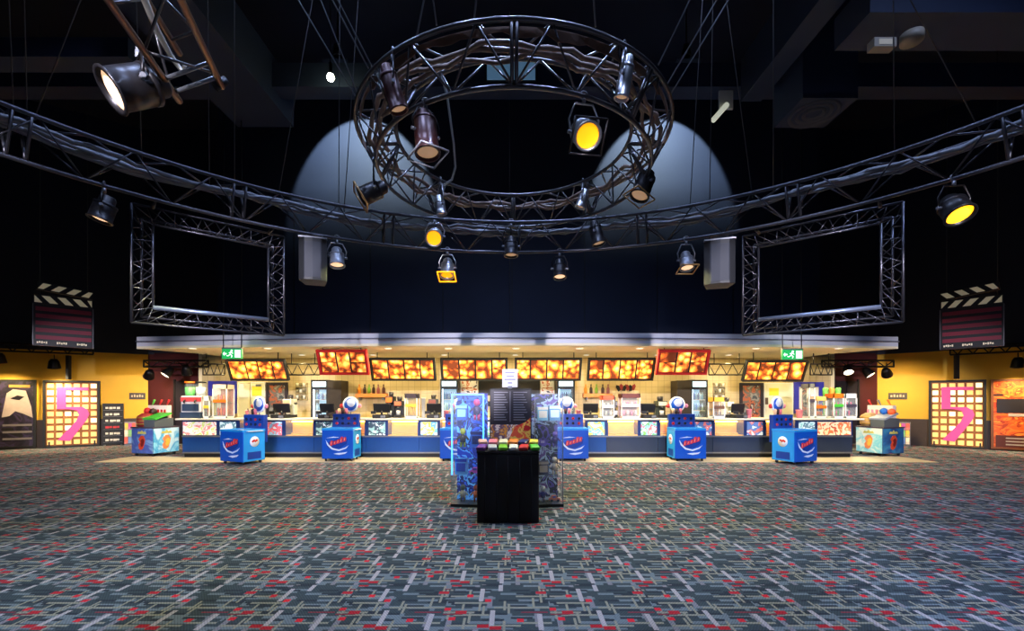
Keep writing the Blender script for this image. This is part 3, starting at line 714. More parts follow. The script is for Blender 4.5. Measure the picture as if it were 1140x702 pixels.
for px, side, off, z, lab, e in ((67, 'l', .7, 2.68, 'black lamp above the dark film poster at far left', 1), (1131, 'r', .7, 2.64, 'black lamp above the orange film poster at far right', 1),
                         (10, 'l', .8, 2.8, 'black lamp at the extreme left wall end', 1), (1180, 'r', .8, 2.8, 'black lamp at the extreme right wall end', 1)):
    p = lp(px, side, off, z); q = lp(px, side, 0, .9); wall_lamp(p, (q-p)*.6+Vector((0,0,-.8)), lab, E_YELLOW*e)
for px, py, Y, d, lab in ((166, 417, 14.8, (-.7,.6,-.7), 'lamp with white face at the left end of the counter, outer'), (186, 415, 14.8, (-.4,-.5,-.8), 'lamp with white face at the left end of the counter, inner'),
                     (987, 415, 14.8, (.7,.6,-.7), 'lamp with white face at the right end of the counter, outer'), (967, 415, 14.8, (.4,-.5,-.8), 'lamp with white face at the right end of the counter, middle'),
                     (944, 412, 14.8, (-.2,-.6,-.8), 'lamp with white face at the right end of the counter, inner'), (208, 413, 14.8, (-.2,.5,-.8), 'dark lamp with dull face over the left slush machine')):
    wall_lamp(P(px, py, Y), d, lab, E_YELLOW*.8, .15)
flat_truss('black ladder truss carrying lamps before the left maroon wall', P(160, 408, 14.8), P(232, 408, 14.8), .2, 8, .03, drop=((.1,.2),(.9,.2)), arm=1.6)
flat_truss('black ladder truss carrying lamps before the right maroon wall', P(915, 408, 14.8), P(995, 408, 14.8), .2, 8, .03, drop=((.1,.2),(.9,.2)), arm=1.6)

# ================================================================== EXIT SIGNS
SGR = mat('exit_green', (30,170,80), .4, emit=.5, ergb=(20,170,80)); SWH = mat('exit_white', (235,250,240), .4, emit=.9)
for px0, px1, py0, py1, lab, run in ((247, 269, 388, 399, 'green running man exit sign hanging over the left of the counter', 'l'), (871, 894, 389, 400, 'green running man exit sign hanging over the right of the counter', 'r')):
    Y = 11.2; a, b = P(px0, py0, Y), P(px1, py1, Y); w, h = b.x-a.x, a.z-b.z
    t = thing('exit_sign', lab, 'sign', (a.x, Y, b.z), 0, 'exit signs')
    B(0, w, 0, .06, 0, h).build('panel', SGR, t)
    B(w*.66, w*.95, -.008, 0, h*.12, h*.88).build('door_symbol', SWH, t)
    mb = MB(); mb.lathe([(0,-.004),(.03,0),(0,.004)], 10, Matrix.Translation((w*.5, -.005, h*.8)) @ Matrix.Rotation(PI/2, 4, 'X'))
    for p, q in (((.48,.7),(.42,.45)), ((.42,.45),(.52,.3)), ((.52,.3),(.48,.12)), ((.42,.45),(.33,.28)), ((.33,.28),(.24,.3)), ((.47,.66),(.57,.52)), ((.47,.66),(.36,.58))):
        mb.tube([(w*p[0], -.004, h*p[1]), (w*q[0], -.004, h*q[1])], .011, 5)
    mb.build('running_figure', SWH, t)
    MB().prism([(w*.05, h*.5), (w*.13, h*.72), (w*.13, h*.57), (w*.24, h*.57), (w*.24, h*.43), (w*.13, h*.43), (w*.13, h*.28)], -.006, 0).build('arrow', SWH, t)
    for x in (.02, w-.02): MB().tube([(x, .03, h), (x, .03, CEIL-b.z-.03)], .011, 6).build('hanging_rod', CANM, t)
    B(0, w, -.01, .07, h, h+.03).build('top_rail', GREY, t)

# ================================================================== MENU BOARDS
def menu(label, px0, px1, py0, py1, Yt, splits, frame, seed, pin=None):
    """board leaning forward at the top"""
    Yb = Yt+.28
    a = P(px0, py0, Yt); b = P(px1, py0, Yt); zb = P(px0, py1, Yb).z; w = b.x-a.x; hh = a.z-zb
    t = thing('menu_board', label, 'menu board', (a.x, Yb, zb), 0, 'backlit menu boards')
    M = Matrix.Rotation(math.atan2(.28, hh), 4, 'X'); H = math.hypot(.28, hh); tk = .06 if frame is RED else .05
    def bx(x0, x1, y0, y1, z0, z1): m = B(x0, x1, y0, y1, z0, z1); m.v = [tuple(M @ Vector(v)) for v in m.v]; return m
    for q in ((0, tk, 0, H), (w-tk, w, 0, H), (tk, w-tk, 0, tk), (tk, w-tk, H-tk, H)): bx(q[0], q[1], -.05, .06, q[2], q[3]).build('frame_bar', frame, t)
    bx(tk, w-tk, .0, .05, tk, H-tk).build('case', BLACK, t)
    for k, (u0, u1, v0, v1) in enumerate(splits):
        bx(tk+(w-2*tk)*u0+.025, tk+(w-2*tk)*u1-.025, -.02, 0, tk+(H-2*tk)*v0+.012, tk+(H-2*tk)*v1-.012).build('picture_panel', food_mat('food_%d' % ((seed+k) % 7), (seed+k) % 7, 1.25 if frame is not RED else 1.0, 4.0+((seed+k) % 3)), t)
    for x in (.12*w, .88*w):
        p = M @ Vector((x, .03, H)); MB().tube([p, (p.x, p.y, 2.95-zb)], .012, 6).build('hanger', CANM, t)
SPL = [(0,.26,0,.5),(0,.26,.5,1),(.26,.52,0,1),(.52,.78,0,1),(.78,1,0,.5),(.78,1,.5,1)]
SPR = [(0,.22,0,.5),(0,.22,.5,1),(.22,.48,0,1),(.48,.74,0,1),(.74,1,0,1)]
SPM = [(0,.3,0,1),(.3,.52,0,1),(.52,.78,0,1),(.78,1,0,.5),(.78,1,.5,1)]
SPD = [(0,.36,.5,1),(0,.36,0,.5),(.36,.66,.0,1),(.66,1,.5,1),(.66,1,0,.5)]
menu('black backlit menu board below the left exit sign', 251, 317, 400, 423, 13.2, SPM, BLACK, 0)
menu('red framed menu board leaning forward, the left of the two', 352, 408, 389, 416.5, 12.05, SPD, RED, 1)
menu('black backlit menu board right of the left red menu board', 411, 484, 398.5, 423, 13.2, SPL, BLACK, 2)
menu('black backlit menu board just left of the counter middle', 490, 565, 398.5, 423, 13.2, SPL, BLACK, 3)
menu('black backlit menu board just right of the counter middle', 573, 648, 398.5, 423, 13.2, SPR, BLACK, 4)
menu('black backlit menu board left of the right red menu board', 655, 730, 398.5, 423, 13.2, SPR, BLACK, 5)
menu('red framed menu board leaning forward, the right of the two', 733, 791, 389, 416.5, 12.05, SPD, RED, 6)
menu('black backlit menu board below the right exit sign', 831, 900, 401, 424, 13.2, SPR, BLACK, 2)
for px0, px1, lab in ((319, 356, 'black ladder truss between the left black menu and left red menu'), (789, 829, 'black ladder truss between the right red menu and right black menu'),
                      (226, 250, 'short black ladder truss left of the leftmost menu board'), (902, 926, 'short black ladder truss right of the rightmost menu board')):
    flat_truss(lab, P(px0, 417, 13.5), P(px1, 417, 13.5), .32, 6, .02, drop=((.15, 2.95-P(px0, 417, 13.5).z), (.85, 2.95-P(px0, 417, 13.5).z)))

# canopy downlights
k = 0
for y, row, n in ((12.15, 'front', 9), (13.95, 'rear', 9)):
    for i in range(n):
        x = (-8.5,-6.5,-3.3,-1.7,.1,1.8,3.4,6.5,8.7)[i] if row == 'front' else -8.6+17.4*i/(n-1); k += 1
        t = thing('canopy_downlight', 'small recessed downlight in the canopy, %s row, %s' % (row, ('leftmost','second from left','third from left','fourth from left','middle','fourth from right','third from right','second from right','rightmost')[i]), 'lamp', (x, y, 2.95), 0, 'recessed canopy downlights')
        MB().lathe([(.09, -.001), (.12, -.012), (.12, -.001)], 16).build('trim_ring', WHITE, t)
        MB().lathe([(0, -.004), (.09, -.003)], 16).build('bulb_face', LENSWHT, t)
        area('downlight_glow', (0, 0, -.02), E_CANOPY if row == 'front' else E_BACK, (252,228,168), .24, t)

# ================================================================== COUNTER
CY0 = 12.5
def X_(px, Y=CY0): return (px-CX)/F*Y
DISP = mat('display_back_warm', (240,184,84), .6, noise=.15, nscale=6)
STRIP = mat('warm_strip', (255,214,130), .4, emit=14, ergb=(255,196,96))
CMUL = mat('counter_mullion_blue', (26,52,104), .35)
POSTERS = [print_mat('counter_print_%d' % i, c, 5, i+2, emit=.35, distort=.5) for i, c in enumerate((
    [(236,230,210),(200,215,120),(240,225,215),(225,140,130),(246,240,225)], [(150,205,200),(210,236,230),(110,150,160),(235,245,240)],
    [(225,240,245),(150,190,215),(235,110,120),(245,250,250)], [(235,242,240),(60,80,90),(150,190,180),(245,246,240)],
    [(220,236,235),(240,226,90),(120,190,210),(245,248,240)], [(238,244,240),(120,180,90),(150,200,210),(235,120,110),(246,250,246)],
    [(228,240,246),(90,120,170),(225,120,110),(246,250,250)], [(244,214,160),(226,120,70),(250,226,180),(200,90,60)]))]
NAMES = {}
def counter_unit(label, px0, px1, posters, warms, tint=None):
    x0, x1 = X_(px0), X_(px1); w = x1-x0
    t = thing('counter_unit', label, 'counter', (x0, CY0, 0), 0, 'snack counter units')
    B(0, w, .08, .68, 0, .12).build('kick_plate', BLACK, t)
    B(.004, w-.004, 0, .7, .13, .56).build('base_panel', tint or CBLUE, t)
    B(0, w, -.02, .02, .56, .60).build('upper_rail', RAIL, t); B(0, w, -.02, .02, .115, .15).build('lower_rail', RAIL, t)
    B(.004, w-.004, .45, .7, .60, 1.02).build('body', CMUL, t)
    ed = [0]
    for a, b, pm in posters:
        a, b = X_(a)-x0, X_(b)-x0; B(a, b, -.012, .008, .615, .975).build('poster', pm, t)
        B(a, b, .01, .03, .60, 1.0).build('poster_backing', CMUL, t)
    for a, b in warms:
        a, b = X_(a)-x0, X_(b)-x0
        B(a, b, .40, .44, .60, 1.02).build('display_back', DISP, t); B(a, b, .0, .42, .60, .615).build('display_floor', DISP, t)
        B(a+.02, b-.02, .30, .34, .955, .985).build('light_strip', STRIP, t)
        B(a, b, .005, .013, .61, 1.0).build('glass_pane', GLASS, t)
        B(a+.05, b-.05, .2, .38, .615, .66).build('tray', GOLD, t)
    cuts = sorted([(X_(a)-x0, X_(b)-x0) for a, b, *_ in posters]+[(X_(a)-x0, X_(b)-x0) for a, b in warms]); e = 0
    for a, b in cuts+[(w, w)]:
        if a-e > .005: B(e, a, -.004, .45, .60, 1.02).build('mullion', CMUL, t)
        e = b
GREYB = mat('counter_dark_grey_blue', (44,56,76), .35, .2, noise=.1)
counter_unit('counter unit with wide floral poster at the left end', 203, 243, [(204, 241, POSTERS[0])], [])
counter_unit('counter unit with teal poster behind the leftmost blue freezer', 243, 296, [(245, 263, POSTERS[1])], [(267, 294)])
counter_unit('counter unit right of the leftmost blue freezer', 296, 349.5, [(298, 314, POSTERS[2])], [(318, 348.5)])
counter_unit('counter unit behind the second blue freezer from left', 349.5, 408, [(352, 370, POSTERS[3])], [(374, 406)])
counter_unit('counter unit right of the second blue freezer from left', 408, 466.5, [(410.5, 429, POSTERS[3])], [(432, 465)])
counter_unit('counter unit behind the freezer left of the display stand', 466.5, 525, [(468.5, 487, POSTERS[4])], [(490, 523)])
counter_unit('counter unit behind the middle display stand', 525, 617, [(527, 545, POSTERS[5]), (597, 615, POSTERS[2])], [(549, 593)])
counter_unit('counter unit behind the freezer right of the display stand', 617, 675, [(654.5, 673, POSTERS[4])], [(619, 651)])
counter_unit('counter unit with folded yellow cloth right of the display stand', 675, 732.5, [(713.5, 731, POSTERS[5])], [(677, 710)], GREYB)
counter_unit('counter unit behind the second blue freezer from right', 732.5, 793.5, [(773, 792, POSTERS[6])], [(735, 769)], GREYB)
counter_unit('counter unit left of the rightmost blue freezer', 793.5, 850, [(831.5, 849, POSTERS[6])], [(796, 828)], GREYB)
counter_unit('counter unit with teal poster behind the rightmost blue freezer', 850, 908, [(889, 907, POSTERS[1])], [(853, 885)], GREYB)
counter_unit('counter unit with wide orange poster at the right end', 908, 949, [(910, 947, POSTERS[7])], [], GREYB)
o = B(-9.2, 9.62, CY0-.05, CY0+.78, 1.025, 1.07).build('worktop', WORK, None, .01); tag(o, 'long pale worktop along the whole snack counter', 'worktop')
WT = 1.071
# rear cabinets under the back wall
for (x0, x1), nm in (((-7.2,-6.4), 'left of the left-hand fridge'), ((-5.3,-3.82), 'right of the left-hand fridge'), ((-3.8,-2.3), 'below the bottles at left'), ((-1.65,-.15), 'behind the display stand, left half'),
                     ((-.13,1.38), 'behind the display stand, right half'), ((2.0,3.57), 'below the bottles at right'), ((3.59,5.15), 'left of the right-hand fridge'), ((6.2,7.4), 'right of the right-hand fridge')):
    t = thing('back_cabinet', 'white low cabinet along the back wall, '+nm, 'cabinet', (x0, 14.3, 0), 0, 'low cabinets behind the counter'); w = x1-x0
    B(0, w, 0, .66, .1, .92).build('body', WHITE, t); B(0, w, .05, .66, 0, .1).build('plinth', BLACK, t); B(-.005, w+.005, -.03, .66, .92, .96).build('top', WORK, t)
    for j in range(2):
        d = B(.02+w*.5*j, w*.5*(j+1)-.02, -.02, 0, .12, .9).build('door', WHITE, t); B(w*.5*(j+1)-.14, w*.5*(j+1)-.05, -.04, -.02, .84, .86).build('handle', GREY, d)
BC = .961

# ================================================================== ICE CREAM FREEZERS
LOGO_W = mat('logo_white', (214,228,245), .4); LOGO_R = mat('logo_red', (214,50,46), .4); CIRC = mat('disc_white', (226,236,246), .4)
def freezer(label, px, py_base, rz, side, w=.8, d=.62):
    Y = EYE*F/(py_base-HY); t = thing('ice_cream_freezer', label, 'freezer', ((px-CX)/F*Y, Y+d/2, 0), R(rz), 'blue ice cream freezers')
    h = .80
    body = B(-w/2, w/2, -d/2, d/2, .07, h).build('body', BLUE, t, .015)
    sx = w/2 if side > 0 else -w/2-.006
    B(sx, sx+.006, -d/2+.02, d/2-.02, .08, h-.01).build('side_panel', BLUEL, t)
    sg = B(sx-.004, sx+.010, -d*.3, d*.3, .12, .3).build('side_grille', BLUED, t)
    xs = sx+.012 if side > 0 else sx-.008
    MB().lathe([(0,0),(.13,0),(.13,.004),(0,.004)], 18, Matrix.Translation((xs if side > 0 else xs, 0, .55)) @ Matrix.Rotation(PI/2, 4, 'Y')).build('side_badge', CIRC, t)
    for k in range(4): MB().lathe([(0,0),(.03,0),(.03,.006),(0,.006)], 8, Matrix.Translation((xs+.002*side, -.05+.035*k, .56+.02*(k % 2))) @ Matrix.Rotation(PI/2, 4, 'Y')).build('side_badge_mark', LOGO_R, t)
    # front emblem: red slanted lettering shapes on a white swoosh
    y = -d/2
    def fr(nm, pts, m, lay): return MB().prism(pts, y-.003*lay, y).build(nm, m, t)
    fr('emblem_backing', [(-.24,.36),(-.1,.31),(.1,.36),(.25,.46),(.27,.57),(.12,.60),(-.06,.56),(-.22,.5),(-.28,.42)], BLUED, 1)
    fr('emblem_swoosh', [(-.30,.56),(-.26,.42),(-.14,.31),(.05,.27),(.22,.33),(.30,.42),(.2,.36),(.04,.31),(-.12,.35),(-.22,.44)], LOGO_W, 2)
    fr('emblem_tail', [(-.30,.6),(-.1,.64),(.05,.62),(-.1,.61)], LOGO_W, 2)
    for k in range(5):
        x0 = -.19+.085*k; z0 = .40+.026*k; hh = (.13,.10,.11,.15,.12)[k]
        fr('emblem_letter', [(x0,z0),(x0+.07,z0+.015),(x0+.085,z0+hh),(x0+.05,z0+hh+.01),(x0+.015,z0+hh*.9)], LOGO_R, 3)
        fr('emblem_highlight', [(x0+.02,z0+.03),(x0+.04,z0+.035),(x0+.05,z0+hh*.8),(x0+.035,z0+hh*.8)], mat('logo_pink', (240,150,140), .4), 4)
    fr('emblem_script', [(-.1,.2),(.05,.17),(.2,.2),(.26,.25),(.14,.23),(0,.22)], LOGO_W, 2)
    # lid: rim and two sliding glass lids, tubs inside
    for q in ((-w/2,w/2,-d/2,-d/2+.06),(-w/2,w/2,d/2-.06,d/2),(-w/2,-w/2+.06,-d/2+.06,d/2-.06),(w/2-.06,w/2,-d/2+.06,d/2-.06)): B(*q, h, h+.05).build('lid_rim', BLUEL, t)
    for k in range(2): B(-w/2+.06+(w-.12)*.5*k, -w/2+.06+(w-.12)*.5*(k+1), -d/2+.06, d/2-.06, h+.02+.012*k, h+.03+.012*k).build('sliding_lid', ACRYL, t)
    for k in range(4): B(-w/2+.09+.2*k, -w/2+.26+.2*k, -d/2+.1, d/2-.1, h+.001, h+.018).build('ice_tub', mat('tub_%d' % k, ((240,236,225),(236,150,160),(150,90,60),(220,230,240))[k], .7), t)
    # rear upstand with cones and cup holes
    hb = B(-w*.44, w*.44, d/2-.02, d/2+.115, .50, h+.40).build('header_rack', BLUED, t, .01)
    for k in range(8):
        MB().lathe([(0,0),(.036,0),(.036,.012),(.025,.012),(.025,.004)], 10, Matrix.Translation((-w*.3+w*.2*(k % 4), d/2-.02, h+.15+.13*(k//4))) @ Matrix.Rotation(PI/2, 4, 'X')).build('holder', BLACK if k % 3 else LOGO_R, t)
    for (sx_, sy_) in ((-1,-1),(1,-1),(-1,1),(1,1)):
        c = MB().lathe([(0,-.018),(.035,-.018),(.035,.018),(0,.018)], 10, Matrix.Translation((sx_*(w/2-.08), sy_*(d/2-.08), .035)) @ Matrix.Rotation(PI/2, 4, 'Y')).build('castor', BLACK, t)
        B(sx_*(w/2-.08)-.025, sx_*(w/2-.08)+.025, sy_*(d/2-.08)-.02, sy_*(d/2-.08)+.02, .05, .075).build('castor_bracket', GREY, c)
    # round topper sign on a stem
    MB().tube([(w*.12*side, d/2+.08, h+.38), (w*.12*side, d/2+.08, h+.5)], .015, 6).build('sign_stem', GREY, t)
    Mz = Matrix.Translation((w*.12*side, d/2+.08, h+.66)) @ Matrix.Rotation(PI/2, 4, 'X')
    MB().lathe([(0,-.02),(.21,-.02),(.21,.02),(0,.02)], 24, Mz).build('round_sign', CIRC, t)
    MB().lathe([(.0,.021),(.17,.021),(.17,.026),(0,.026)], 24, Mz).build('sign_disc', BLUE, t)
    MB().lathe([(0,.027),(.11,.027),(.11,.032),(0,.032)], 20, Mz @ Matrix.Translation((.02,.04,0))).build('sign_spot', CIRC, t)
    for s_, m in ((-1, LOGO_R), (1, PINKP)): MB().lathe([(0,-.02),(.06,-.015),(.06,.015),(0,.02)], 10, Matrix.Translation((w*.12*side+s_*.24, d/2+.08, h+.62)) @ Matrix.Rotation(PI/2, 4, 'X')).build('sign_ear', m, t)
    # cones and bottles standing on the rack
    for k in range(3):
        x = -w*.26+w*.12*k; c = ((236,196,150),(60,40,36),(230,120,130))[k]
        MB().lathe([(0,0),(.035,0),(.045,.12),(.02,.15),(0,.15)], 10, Matrix.Translation((x, d/2+.06, h+.40))).build('cone_cup', mat('cone_%d' % k, c, .6), t)
for px, py, rz, sd, lab in ((262, 517, -22, 1, 'blue ice cream freezer nearest the left end of the counter'), (375.5, 513.5, 0, 1, 'blue ice cream freezer, second from the left'),
    (507, 513.5, 0, 1, 'blue ice cream freezer half hidden behind the blue glowing toy cabinet'), (638, 513.5, 0, -1, 'blue ice cream freezer just right of the middle display stand'),
    (769, 513.5, 0, -1, 'blue ice cream freezer, second from the right'), (893, 517, 22, -1, 'blue ice cream freezer nearest the right end of the counter')):
    freezer(lab, px, py, rz, sd)

# ================================================================== SNACK CARTS AT THE ENDS
def cart(label, x, y, rz, left):
    t = thing('snack_cart', label, 'cart', (x, y, 0), R(rz), 'snack carts at the counter ends')
    w = .76
    purple = print_mat('cart_purple', [(60,60,140),(84,110,180),(70,90,160),(120,160,200)], 2.2, 4, smooth=True)
    cyan = print_mat('cart_cyan', [(70,180,220),(150,220,235),(60,165,210),(200,236,240)], 2.2, 8, smooth=True)
    teal = print_mat('cart_teal', [(40,84,130),(60,130,160),(40,100,150),(36,70,120)], 2.2, 6, smooth=True)
    pale = print_mat('cart_pale', [(150,215,205),(205,232,215),(120,205,210),(225,236,215)], 2.2, 9, smooth=True)
    B(-w/2, w/2, -w/2, w/2, .08, .78).build('cabinet', mat('cart_body', (40,70,110), .5), t)
    B(-w/2+.01, w/2-.01, -w/2-.012, -w/2, .09, .78).build('front_panel', purple if left else pale, t)
    B(w/2, w/2+.012, -w/2+.01, w/2-.01, .09, .78).build('side_panel', cyan if left else teal, t)
    SWIRL = [(-.10,-.17),(-.02,-.2),(.05,-.15),(.1,-.02),(.12,.1),(.06,.2),(-.03,.2),(-.12,.1),(-.07,.02),(-.12,-.06)]
    for nm, ax in (('front_emblem', 0), ('side_emblem', 1)):
        for k, (s, m) in enumerate(((1, mat('emblem_red', (206,70,40), .5) if (ax == 0) == left else mat('emblem_orange', (238,140,80), .5)), (.55, mat('emblem_yellow', (244,190,70), .5) if (ax == 0) != left else mat('emblem_dark', (120,30,26), .5)))):
            M = Matrix.Translation((0, -w/2-.014-.006*k, .38)) if ax == 0 else Matrix.Translation((w/2+.014+.006*k, 0, .38)) @ Matrix.Rotation(PI/2, 4, 'Z')
            MB().prism([(x*s+(.03 if k else 0), z*s) for x, z in SWIRL], -.003, .003, M).build(nm, m, t)
        M = Matrix.Translation((0, -w/2-.014, .67)) if ax == 0 else Matrix.Translation((w/2+.014, 0, .67)) @ Matrix.Rotation(PI/2, 4, 'Z')
        MB().prism([(-.16,-.04),(.16,-.04),(.12,.03),(.05,.01),(0,.06),(-.05,.01),(-.12,.03)], -.003, .003, M).build(nm+'_crown', mat('emblem_gold', (200,190,90), .5), t)
    B(-w/2-.02, w/2+.02, -w/2-.02, w/2+.02, .78, .82).build('top', mat('cart_top', (70,60,70), .4), t)
    for (a, b) in ((-1,-1),(1,-1),(-1,1),(1,1)):
        c = MB().lathe([(0,-.02),(.04,-.02),(.04,.02),(0,.02)], 10, Matrix.Translation((a*(w/2-.08), b*(w/2-.08), .04)) @ Matrix.Rotation(PI/2, 4, 'Y')).build('castor', BLACK, t)
    # machine on top: wooden/red drum side, dark bin with coloured flap, white header
    s = 1 if left else -1
    drum = mat('cart_drum_red', (150,50,44), .5, noise=.3) if left else mat('cart_drum_straw', (176,140,90), .7, noise=.3, nscale=14)
    MB().lathe([(0,.82),(.2,.82),(.24,.95),(.22,1.12),(.1,1.2),(0,1.2)], 14, Matrix.Translation((-.18, -.12, 0))).build('drum', drum, t)
    for k in range(3): MB().lathe([(.225+.01*(k == 1),.88+.09*k),(.245,.9+.09*k),(.225,.92+.09*k)], 14, Matrix.Translation((-.18,-.12,0))).build('drum_hoop', mat('hoop_brass', (190,150,70), .4, .6), t)
    MB().slab([(.02,-.35),(.4,-.35),(.4,.2),(.02,.2)], .82, 1.06).build('bin', mat('bin_grey', (84,90,92) if left else (52,48,56), .5), t)
    Mf = Matrix.Translation((.21,-.12,1.12)) @ Matrix.Rotation(R(18), 4, 'X')
    MB().obox(Mf, .46, .5, .05).build('flap', GREEN if left else mat('flap_grey', (150,160,175), .4), t)
    B(-.42, .30, .1, .22, 1.05, 1.42).build('header', mat('cart_header_white', (240,222,205), .5), t)
    for k in range(6): B(-.42+.12*k, -.36+.12*k, .085, .1, 1.2 if left else 1.06, 1.3).build('header_stripe', RED if left else PINKP, t)
    MB().lathe([(0,-.1),(.07,-.07),(.1,0),(.07,.07),(0,.1)], 12, Matrix.Translation((-.28 if left else .14, -.02, 1.26))).build('ball', RED if left else mat('ball_blue', (40,110,200), .4), t)
    MB().lathe([(0,-.1),(.07,-.07),(.1,0),(.07,.07),(0,.1)], 12, Matrix.Translation((-.1 if left else .34, .0, 1.24))).build('ball', mat('ball_dark', (60,30,26), .4) if left else mat('ball_orange', (230,90,40), .4), t)
    for k in range(3):
        x = -.34+.27*k; MB().tube([(x,.16,1.42),(x+.05*s,.16,1.5),(x+.09*s,.16,1.58)], [.012,.025,.03], 8).build('straw_topper', (GREEN, RED, RED)[k] if left else (RED, GREY, ORANGE)[k], t)
cart('snack cart with red drum and green flap at the left end of the counter', -10.24, 13.12, -14, True)
cart('snack cart with straw drum and blue ball at the right end of the counter', 10.56, 13.12, -76, False)

# ================================================================== FRIDGES AND DOORS ON THE BACK WALL
def fridge(label, px0, px1, pyt, Y, black_side):
    x0, x1 = X_(px0, Y), X_(px1, Y); w = x1-x0; H = EYE+(HY-pyt)/F*Y
    t = thing('drinks_fridge', label, 'fridge', (x0, Y, 0), 0, 'lit drinks fridges')
    for nm, q in (('side', (0,.04,.05,.62,.1,H)), ('side', (w-.04,w,.05,.62,.1,H)), ('back', (.04,w-.04,.58,.62,.1,H)), ('base', (0,w,.05,.62,0,.1)), ('roof', (0,w,.05,.62,H-.04,H))): B(*q).build(nm, BLACK, t)
    B(0, w, 0, .05, H-.28, H).build('header', BLACK, t); B(.06, w-.06, -.012, 0, H-.22, H-.06).build('header_light', mat('fridge_sign', (210,235,250), .4, emit=1.3, ergb=(190,228,255)), t)
    B(.04, w-.04, .55, .575, .15, H-.3).build('inner_back', mat('fridge_lit', (190,225,245), .5, emit=.7, ergb=(150,205,240)), t)
    d = B(.0, w, .0, .045, .1, .16).build('door', BLACK, t)
    B(0, .05, 0, .045, .16, H-.28).build('door_stile', BLACK, d); B(w-.05, w, 0, .045, .16, H-.28).build('door_stile', BLACK, d); B(.05, w-.05, .015, .025, .16, H-.28).build('door_pane', GLASS, d)
    B(w-.045, w-.015, -.03, 0, .9, 1.4).build('door_handle', GREY, d)
    B(.05, .09, .05, .07, .2, H-.3).build('light_tube', mat('fridge_tube', (225,245,255), .4, emit=2.5, ergb=(205,235,255)), t)
    for j in range(5):
        z = .2+j*(H-.5)/5; sh = B(.045, w-.045, .1, .55, z, z+.015).build('shelf', WHITE, t)
        n = 6
        for k in range(n):
            c = ((70,120,190),(120,170,210),(60,90,150),(160,200,220),(90,150,180))[(j+k) % 5]; x = .12+(w-.22)*k/(n-1)
            MB().lathe([(0,0),(.033,0),(.033,.16),(.014,.2),(.014,.23),(0,.23)], 8, Matrix.Translation((x,.18,z+.015))).build('bottle', mat('bottle_%d' % ((j+k) % 5), c, .3), t)
    if black_side: 
        xs = (w, w+.42) if black_side > 0 else (-.42, 0); B(xs[0]+.002, xs[1], .0, .62, 0, H-.02).build('motor_housing', mat('fridge_side_black', (38,28,24), .5), t)
fridge('lit drinks fridge below the left red menu board', 346, 365, 422.5, 14.35, 1)
fridge('lit drinks fridge left of the middle display stand', 490, 510, 422, 14.35, 0)
fridge('lit drinks fridge right of the middle display stand', 620, 640, 422, 14.35, 0)
fridge('lit drinks fridge below the right red menu board', 769, 788, 422.5, 14.35, -1)
YB = 14.995
def back_panel(name, label, cat, px0, px1, py0, py1, m, frame=None, fw=.05, dep=.04, parts=()):
    a, b = P(px0, py0, YB), P(px1, py1, YB); w, h = b.x-a.x, a.z-b.z
    t = thing(name, label, cat, (a.x, YB, b.z))
    B(fw if frame else 0, w-(fw if frame else 0), -dep*.6, 0, fw if frame else 0, h-(fw if frame else 0)).build('panel', m, t)
    if frame:
        for q in ((0, fw, 0, h), (w-fw, w, 0, h), (fw, w-fw, 0, fw), (fw, w-fw, h-fw, h)): B(q[0], q[1], -dep, 0, q[2], q[3]).build('frame_bar', frame, t)
    for nm, u0, u1, v0, v1, mm in parts: B(w*u0, w*u1, -dep*.6-.012, -dep*.6, h*v0, h*v1).build(nm, mm, t)
    return t
DOORW = mat('door_white', (232,228,206), .5); PALE = mat('pale_panel', (222,220,196), .5)
NOTE = mat('yellow_notice', (236,214,60), .6)
COLL = print_mat('collage_print', [(70,80,90),(150,150,145),(110,104,98),(180,100,70),(60,52,60),(190,184,174)], 3.5, 3, distort=.5)
back_panel('serving_hatch', 'purple-blue framed hatch on the back wall at left', 'window', 233, 264, 424, 460, PALE, PURPLE, .16, .06, [('bright_pane', .2, .8, .15, .75, WHITE)])
back_panel('serving_hatch', 'purple-blue framed hatch on the back wall at right', 'window', 883, 916, 425, 460, PALE, PURPLE, .16, .06, [('bright_pane', .2, .8, .15, .75, WHITE)])
back_panel('staff_door', 'cream staff door behind the leftmost freezer', 'door', 265, 279, 425, 489, DOORW, CREAM, .04, .05, [('handle', .8, .9, .5, .54, GREY), ('kick_strip', .1, .9, .02, .1, GREY)])
back_panel('notice_panel', 'pale panel with yellow notice on the back wall at left', 'panel', 279.5, 296, 425, 489, PALE, WHITE, .03, .04, [('notice', .1, .75, .76, .92, NOTE), ('notice_head', .35, .7, .92, .96, GREY)])
back_panel('doorway_poster', 'dark edged collage poster on the back wall at left', 'poster', 297, 321, 425.5, 489, COLL, mat('poster_edge_dark', (40,34,44), .5), .09, .05)
back_panel('doorway_poster', 'dark edged collage poster on the back wall at right', 'poster', 823, 849, 426, 489, COLL, mat('poster_edge_dark'), .09, .05)
back_panel('notice_panel', 'pale panel with yellow notice on the back wall at right', 'panel', 850, 882.5, 426, 489, PALE, WHITE, .03, .04, [('notice', .18, .5, .78, .91, NOTE), ('clock_spot', .02, .14, .62, .74, mat('spot_brown', (90,70,56), .6))])
